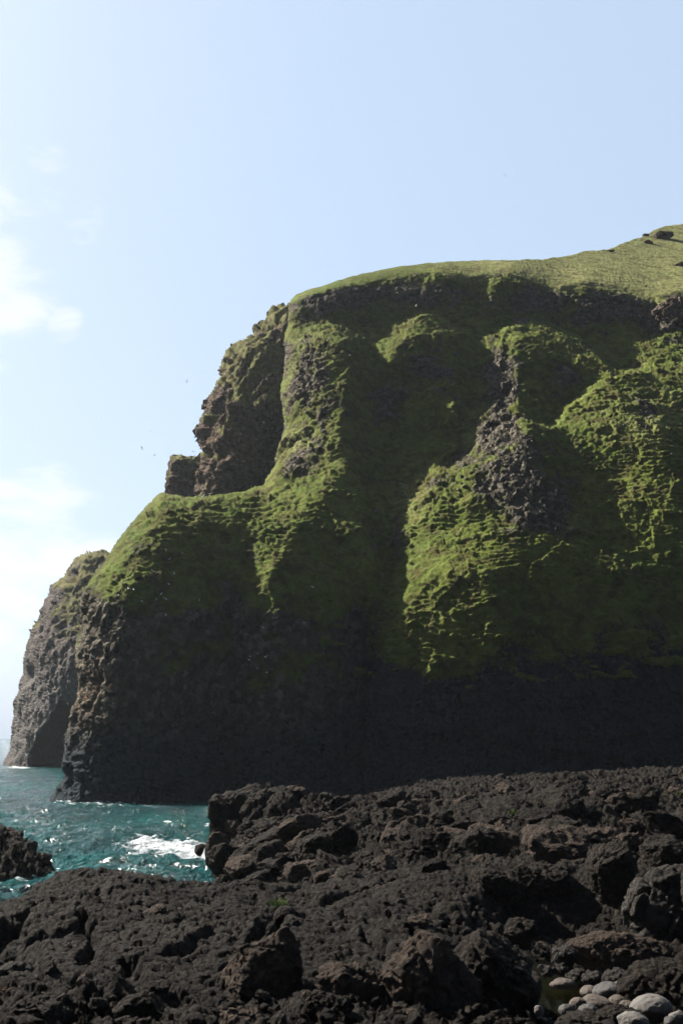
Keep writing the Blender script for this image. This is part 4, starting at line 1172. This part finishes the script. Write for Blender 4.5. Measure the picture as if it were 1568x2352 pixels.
protos = [mesh_obj('pebble', *rock_shape(200 + k, (1, 0.8, 0.55), sub=4, facets=3, rough=0.07, blocky=0, cut=(0.75, 0.95)), [M_PALE, M_TAN, M_SLATE][k % 3]) for k in range(6)]
pebs = []
for k in range(130):
    if k < 90:
        px, Y = random.uniform(1232, 1335), random.uniform(23.2, 26.8)
    else:
        px, Y = random.uniform(1330, 1568), random.uniform(23.0, 29.0)
    pebs.append((px, Y, random.uniform(6, 17)))
for k, (px, Y, w) in enumerate(pebs):
    o = protos[k % 6] if k < 6 else protos[k % 6].copy()
    if k >= 6: COL.objects.link(o)
    x = float(at(px, 2320, Y)[0]); r = w * Y / FPX
    o.location = (x, Y, float(gz([x], [Y])[0]) + 0.12 * r)
    o.scale = (r, r * random.uniform(0.8, 1.1), r * random.uniform(0.8, 1.3)); o.rotation_euler = (random.uniform(-.3, .3), random.uniform(-.3, .3), random.uniform(0, 6.3))
    tag(o, 'small sea worn pebble in the patch below the tide pool', 'pebble', 'small pebbles below the tide pool')

# broken lava blocks on the rubble field
RB = [mesh_obj('lava_block', *rock_shape(300 + k, (1.25, 0.9, 0.8), sub=5, facets=13, rough=0.17, blocky=0.14, cut=(0.35, 0.75), box=True), M_LAVA if k % 4 else M_BROWN) for k in range(14)]
cnt_ = 0
spots = []
while len(spots) < 300:
    px, Y = random.uniform(490, 1600), 48 * (86 / 48) ** random.random()
    if px < 560 and Y < 56: continue
    if abs(px - 1130) < 95 and 60 < Y < 74: continue
    spots.append((px, Y, random.choice([0.8, 1.0, 1.2, 1.2, 1.5, 1.8, 2.3]) * random.uniform(0.8, 1.15) * (0.8 if Y > 70 else 1)))
for k, (px, Y, r) in enumerate(spots):
    o = RB[k % 14] if k < 14 else RB[k % 14].copy()
    if k >= 14: COL.objects.link(o)
    x = float(at(px, 1880, Y)[0])
    o.location = (x, Y, float(gz([x], [Y], False)[0]) + 0.12 * r)
    o.scale = (r * random.uniform(.8, 1.3), r * random.uniform(.8, 1.2), r * random.uniform(.55, 0.95)); o.rotation_euler = (random.uniform(-.25, .55), random.uniform(-.5, .5), random.uniform(0, 6.3))
    tag(o, 'broken dark lava block among many on the rubble field under the cliff', 'lava block', 'broken lava blocks on the rubble field')
LB_ = [o.data for o in RB]
for k in range(60):
    while True:
        px, Y = random.uniform(-20, 1180), random.uniform(23, 43)
        if px < 340 and Y > 28 or 340 <= px < 950 and Y > 27: continue
        break
    o = bpy.data.objects.new('lava_fragment', LB_[k % 14]); COL.objects.link(o)
    x = float(at(px, 2200, Y)[0]); r = random.choice([0.25, 0.35, 0.5]) * random.uniform(.8, 1.2)
    o.location = (x, Y, float(gz([x], [Y], False)[0]) + 0.2 * r); o.scale = (r, r, r * 0.8); o.rotation_euler = (random.uniform(-.5, .5), random.uniform(-.5, .5), random.uniform(0, 6.3))
    tag(o, 'small dark lava fragment lying along the front of the lava shore', 'lava fragment', 'small lava fragments along the front')

# ================================================================== grass on the lava
def tuft(name, px, py, Y, size, n, mat, label, cat='grass tuft', group=None, spread=0.5):
    r = np.random.default_rng(int(px * 7 + py))
    V, F = [], []
    for k in range(n):
        a = r.uniform(0, 6.28); d = size * spread * math.sqrt(r.uniform()); b = np.array([d * math.cos(a), d * math.sin(a), -0.05])
        h = size * r.uniform(0.35, 0.8); lean = np.array([math.cos(a), math.sin(a), 0]) * h * r.uniform(0.1, 0.7) + r.normal(size=3) * 0.1 * h
        w = 0.035 * size * r.uniform(0.6, 1.4); t = r.uniform(0, 6.28); s_ = np.array([math.cos(t), math.sin(t), 0]) * w
        i = len(V)
        m = b + lean * 0.35 + np.array([0, 0, h * 0.6]); e = b + lean + np.array([0, 0, h])
        V += [b - s_, b + s_, m + s_ * 0.7, m - s_ * 0.7, e, e + s_ * 0.05]
        F += [[i, i + 1, i + 2, i + 3], [i + 3, i + 2, i + 5, i + 4]]
    o = mesh_obj(name, np.array(V), F, mat, smooth=False)
    x = float(at(px, py, Y)[0]); o.location = (x, Y, float(gz([x], [Y])[0]))
    return tag(o, label, cat, group)


t = NT('grass_blades'); M_BLADE = t.done(t.mix(t.noise(2.0, 2), (0.075, 0.14, 0.016), (0.13, 0.19, 0.03)), 0.8, spec=0.1)
t = NT('dry_herbs'); M_HERB = t.done(t.mix(t.noise(4.0, 2), (0.09, 0.11, 0.03), (0.22, 0.17, 0.10)), 0.9, spec=0.05)
tuft('grass_tuft', 640, 2040, 42.5, 0.5, 130, M_BLADE, 'green grass tuft on the far rim of the near slab, left of the long crack', spread=0.7)
tuft('grass_tuft', 1222, 1931, 54, 0.6, 130, M_BLADE, 'bright green grass tuft alone among the dark rubble on the right')
tuft('grass_tuft', 1178, 1876, 64, 0.4, 80, M_BLADE, 'small green tuft at the foot of the ropy lava dome')
tuft('herb_clump', 1503, 1928, 52, 0.8, 140, M_HERB, 'low green and straw coloured herbs on the dark shoulder', 'plant', spread=0.9)
tuft('herb_clump', 1550, 1916, 52, 0.8, 140, M_HERB, 'yellowish herbs higher up at the edge of the dark shoulder', 'plant', spread=0.9)
tuft('herb_clump', 860, 2349, 23.6, 0.25, 70, M_HERB, 'tiny reddish herb cushion in a crack at the bottom edge', 'plant', spread=0.9)
V, F = [], []
r = np.random.default_rng(5)
for k in range(5200):
    px = 1470 + 150 * r.uniform(); Y = r.uniform(72, 82); x = float(at(px, 1790, Y)[0])
    V.append((x, Y)); F.append(r.uniform(0.10, 0.28))
xy = np.array(V); z = gz(xy[:, 0], xy[:, 1]); keep = fbm(np.c_[xy, 0 * z], 2.5, 2, 77) + 0.25 * sstep(1490, 1560, px_of(xy[:, 0], xy[:, 1])) > 0.02
xy, z, hh = xy[keep], z[keep], np.array(F)[keep]
a = r.uniform(0, 6.28, len(z)); s_ = np.stack([np.cos(a), np.sin(a), 0 * a], -1) * 0.05
b = np.c_[xy, z - 0.03]; e = b + np.c_[r.normal(size=(len(z), 2)) * 0.06, hh]
V = np.stack([b - s_, b + s_, e], 1).reshape(-1, 3)
o = mesh_obj('grass', V, np.arange(len(V)).reshape(-1, 3), M_BLADE, smooth=False)
tag(o, 'strip of bright green turf on the crest of the lava at the right edge', kind='stuff')

# pool
ang = np.linspace(0, 2 * math.pi, 60, endpoint=False)
c0 = at(1300, 2265, 30.5)
rad = 1 + 0.18 * np.sin(3 * ang + 1) + 0.1 * np.sin(5 * ang)
V = np.stack([c0[0] + 2.3 * rad * np.cos(ang), 30.5 + 4.6 * rad * np.sin(ang), 1.93 + 0 * ang], -1)
V = np.r_[V, [[c0[0], 30.5, 1.93]]]
t = NT('tide_pool_water')
M_POOL = t.done(t.mix(t.step(t.noise(0.9, 4), 0.4, 0.65), (0.0006, 0.0010, 0.0003), (0.003, 0.003, 0.0006)), 0.03, t.bump(t.noise(6.0, 3), 0.5, 0.02), spec=0.5)
o = mesh_obj('water', V, [[k, (k + 1) % 60, 60] for k in range(60)], M_POOL)
tag(o, 'still dark green water of the tide pool among the cobbles', 'water', kind='structure')

# ================================================================== crags and loose stones on the headland
bpy.context.view_layer.update()


def on_cliff(px, py, ob=None):
    x, y, z = ray(px, py); d = Vector((float(x), float(y), float(z))).normalized()
    ok, loc, nor, _ = (ob or hl).ray_cast(Vector(CAM), d)
    return (loc, nor) if ok else (None, None)


for px, py, w, h, seed, lab in [(1318, 580, 34, 18, 501, 'small dark crag breaking the skyline of the grassy hill'), (1400, 574, 22, 10, 502, 'low rock knob on the skyline between the two crags'),
                                (1482, 538, 20, 12, 503, 'small crag on the skyline just below the hilltop'), (1518, 543, 62, 24, 504, 'wide rocky outcrop in the grass near the hilltop'),
                                (1560, 606, 34, 14, 505, 'rock outcrop low on the grassy hill at the picture edge'), (1490, 555, 30, 12, 506, 'dark rock patch in the grass under the wide outcrop')]:
    loc, nor = on_cliff(px, py + 4)
    if loc is None: continue
    k = loc.y / FPX * 1.05
    o = mesh_obj('rock_outcrop', *rock_shape(seed, (w * k, w * k * 0.8, h * k * 1.3), sub=5, facets=14, rough=0.3, blocky=0.3, cut=(0.4, 0.8)), M_DARKCLIFF)
    o.location = loc; tag(o, lab, 'rock')
loc, nor = on_cliff(1545, 740)
if loc is not None:
    k = loc.y / FPX * 1.05
    o = mesh_obj('rock_outcrop', *rock_shape(520, (150 * k, 110 * k, 120 * k), sub=6, facets=12, rough=0.3, blocky=0.25, cut=(0.45, 0.8)), M_DARKCLIFF)
    o.location = loc + Vector((2.0, 3.0, 1.0)); tag(o, 'big dark crag with a steep lit left face under the grassy hill', 'rock')
t = NT('cliff_stone'); M_STONE = t.done(t.mix(t.noise(1.5, 5, 0.7), (0.06, 0.055, 0.05), (0.17, 0.16, 0.155)), 0.95, t.bump(t.noise(5, 4, 0.7), 0.8, 0.1), spec=0.05)
STONES = [rock_shape(530 + k, (1, 0.85, 0.8), sub=3, facets=10, rough=0.2, blocky=0.15, cut=(0.45, 0.8)) for k in range(6)]
SM = [mesh_obj('cliff_stone', *v, M_STONE) for v in STONES]
ns_ = 0
for cx, cy, rx, ry, n in [(990, 850, 45, 40, 34), (885, 940, 40, 45, 18), (1290, 860, 60, 45, 16), (1215, 1070, 45, 60, 34), (1120, 1110, 80, 45, 34), (790, 695, 90, 22, 18), (1180, 680, 50, 25, 16), (1400, 705, 110, 30, 24), (720, 900, 55, 90, 26), (1490, 970, 40, 50, 14), (1280, 1170, 80, 50, 18), (860, 1240, 25, 50, 10)]:
    for k in range(n):
        px, py = random.gauss(cx, rx * 0.6), random.gauss(cy, ry * 0.6)
        loc, nor = on_cliff(px, py)
        if loc is None: continue
        o = SM[ns_ % 6] if ns_ < 6 else SM[ns_ % 6].copy()
        if ns_ >= 6: COL.objects.link(o)
        r_ = random.choice([0.45, 0.6, 0.75, 1.0]) * random.uniform(0.8, 1.2)
        o.location = loc; o.scale = (r_, r_, r_ * random.uniform(0.8, 1.4)); o.rotation_euler = [random.uniform(0, 6.28) for _ in range(3)]
        tag(o, 'grey stone bedded in the grass of the steep headland face', 'stone', 'grey stones bedded in the headland face'); ns_ += 1

# ================================================================== sea birds
t = NT('bird_feathers')
cg = t.n('ShaderNodeTexCoord'); sp = t.n('ShaderNodeSeparateXYZ'); t.link(cg.outputs['Object'], sp.inputs[0])
M_BIRD = t.done(t.mix(t.step(t.math('ABSOLUTE', sp.outputs[1]), 0.10, 0.2), (0.75, 0.75, 0.74), (0.30, 0.31, 0.33)), 0.8)
t = NT('bird_white'); M_PERCH = t.done(t.mix(t.step(t.noise(6), 0.45, 0.7), (0.8, 0.8, 0.79), (0.5, 0.5, 0.51)), 0.8)


def bird_mesh(name, dihedral=0.35, droop=-0.5, span=1.0):
    """gull in flight along +x: one continuous skin of body, tail, head and bent wings"""
    V, F = [], []
    prof = [(-0.30, 0.004, 0.05), (-0.20, 0.022, 0.045), (-0.08, 0.05, 0.05), (0.04, 0.06, 0.06), (0.14, 0.045, 0.045), (0.20, 0.034, 0.034), (0.25, 0.032, 0.032), (0.285, 0.016, 0.014), (0.33, 0.003, 0.003)]
    n = 10
    for x, h, w in prof:
        for k in range(n):
            a = 2 * math.pi * k / n
            V.append((x, w * math.cos(a), h * math.sin(a) + (0.012 if x > 0.18 else 0)))
    for i in range(len(prof) - 1):
        for k in range(n):
            F.append([i * n + k, i * n + (k + 1) % n, (i + 1) * n + (k + 1) % n, (i + 1) * n + k])
    for sgn in (1, -1):
        st = [(0.02, 0.10, -0.10, 0.02, 0.016), (0.20, 0.13, -0.06, 0.20 * dihedral + 0.02, 0.012), (0.34, 0.09, -0.08, 0.30 * dihedral + 0.03 + droop * 0.05, 0.008), (0.50, -0.06, -0.13, 0.34 * dihedral + droop * 0.13, 0.003)]
        b = len(V)
        for y, xf, xb, z, th in st:
            y *= span
            V += [(xf, sgn * y, z), ((xf + xb) / 2, sgn * y, z + th), (xb, sgn * y, z), ((xf + xb) / 2, sgn * y, z - th)]
        for i in range(3):
            for k in range(4):
                F.append([b + i * 4 + k, b + i * 4 + (k + 1) % 4, b + (i + 1) * 4 + (k + 1) % 4, b + (i + 1) * 4 + k])
    return mesh_obj(name, np.array(V), F, M_BIRD)


BM = [bird_mesh('seabird', 0.35, -0.6), bird_mesh('seabird', -0.2, -0.5), bird_mesh('seabird', 0.8, -1.0)]
FB = [(430, 876, 190, 'dark seabird gliding in the sky left of the brown cliff, wings upright', 75), (478, 861, 185, 'seabird banking in the sky close to the brown cliff edge', 60), (228, 957, 200, 'seabird alone in the sky above the far headland', 50), (326, 1029, 200, 'small seabird in the sky above the nose of the headland', 80),
      (356, 1045, 230, 'tiny seabird with level wings low above the grassy nose', 5), (345, 990, 240, 'tiny seabird with tilted wings above the small seabird', 25), (444, 1038, 220, 'seabird flying just above the dark square shoulder', 10), (535, 786, 240, 'tiny seabird beside the upper edge of the brown cliff', -20), (1158, 403, 230, 'lone tiny bird high in the blue sky over the headland', 15),
      (605, 970, 215, 'white seabird flying in front of the brown cliff shade', 12), (552, 996, 215, 'small white seabird against the brown cliff left of the larger one', 20), (561, 1060, 210, 'white seabird low against the foot of the brown cliff', 25), (716, 1202, 150, 'white seabird in front of the shaded buttress under the ledge', 20), (955, 701, 195, 'white seabird turning in front of the upper rock band', 70),
      (803, 816, 185, 'white seabird in front of the dark gully right of the tall pillar', 15), (132, 1370, 150, 'pale seabird gliding beside the upper far headland', 20), (156, 1616, 140, 'white seabird at the top of the dark sea arch', 60), (61, 1734, 140, 'white seabird low over the water at the arch mouth', 8)]
for i, (px, py, Y, lab, bank) in enumerate(FB):
    o = BM[i % 3] if i < 3 else BM[i % 3].copy()
    if i >= 3: COL.objects.link(o)
    o.location = at(px, py, Y); s_ = random.uniform(0.8, 1.0); o.scale = (s_,) * 3
    o.rotation_euler = (math.radians(bank), math.radians(random.uniform(-10, 15)), math.radians(random.choice([70, 110, -70, 100, 250]) + random.uniform(-15, 15)))
    tag(o, lab, 'seabird', 'seabirds in flight')
# perched birds
prof = [(-0.20, 0.01, 0.012), (-0.12, 0.05, 0.05), (0.0, 0.085, 0.08), (0.10, 0.08, 0.075), (0.16, 0.05, 0.05), (0.20, 0.046, 0.045), (0.25, 0.045, 0.042), (0.29, 0.02, 0.018), (0.34, 0.004, 0.004)]
up = [0, 0.0, 0.01, 0.04, 0.10, 0.15, 0.17, 0.165, 0.155]
V, F = [], []
for (x, h, w), z in zip(prof, up):
    for k in range(10):
        a = 2 * math.pi * k / 10; V.append((x, w * math.cos(a), h * math.sin(a) + z))
for i in range(len(prof) - 1):
    for k in range(10): F.append([i * 10 + k, i * 10 + (k + 1) % 10, (i + 1) * 10 + (k + 1) % 10, (i + 1) * 10 + k])
pm = mesh_obj('perched_seabird', np.array(V), F, M_PERCH)
PB = [(563, 355), (590, 378), (615, 382), (707, 300), (763, 203), (780, 242), (840, 215), (802, 310), (776, 357), (740, 402), (720, 428), (764, 427), (653, 436), (545, 410), (485, 450), (915, 433), (762, 500), (1153, 687), (1187, 675), (1220, 690), (1225, 760), (1182, 745), (1147, 705), (1213, 556), (1397, 535), (1437, 372)]
first = True
for cx, cy in PB + [(-1, -1)]:
    px, py = (0.5 * cx, 1163.7 + 0.5 * cy) if cx > 0 else (216, 1508)
    loc, nor = on_cliff(px, py)
    if loc is None: continue
    o = pm if first else pm.copy()
    if not first: COL.objects.link(o)
    first = False
    o.location = loc + nor * 0.08; o.rotation_euler = (0, 0, random.uniform(0, 6.28)); o.scale = (1.25,) * 3 if cx > 0 else (1.9,) * 3
    tag(o, 'white seabird sitting on a ledge of the dark nose face' if cx > 0 else 'largest white seabird sitting on the ledge at the left edge of the nose', 'seabird', 'white seabirds sitting on the cliff' if cx > 0 else None)
for px, py, lab in [(412, 1134, 'white seabird standing on the grassy crest in front of the dark shoulder'), (467, 1140, 'small white seabird sitting on the saddle below the brown cliff'), (1003, 612, 'small white bird sitting on the skyline tuft of the clifftop')]:
    loc, nor = on_cliff(px, py + 4)
    if loc is None: continue
    o = pm.copy(); COL.objects.link(o); o.location = loc + Vector((0, -0.2, 0.2)); o.scale = (1.6,) * 3; o.rotation_euler = (0, -0.5, random.uniform(0, 6)); tag(o, lab, 'seabird')

# ================================================================== sea haze
hb = np.array([(x, y, z) for x in (-900, 900) for y in (-60, 1500) for z in (-7, 260)], float)
hf = [[0, 1, 3, 2], [4, 6, 7, 5], [0, 4, 5, 1], [2, 3, 7, 6], [0, 2, 6, 4], [1, 5, 7, 3]]
t = NT('sea_haze'); vp = t.n('ShaderNodeVolumePrincipled')
vp.inputs['Color'].default_value = (0.85, 0.92, 1.0, 1); vp.inputs['Density'].default_value = HAZE; vp.inputs['Anisotropy'].default_value = 0.45
t.link(vp.outputs[0], t.out.inputs['Volume'])
hz_o = mesh_obj('haze', hb, hf, t.m, smooth=False)
tag(hz_o, 'thin sea haze over the water and the cliffs', kind='stuff')
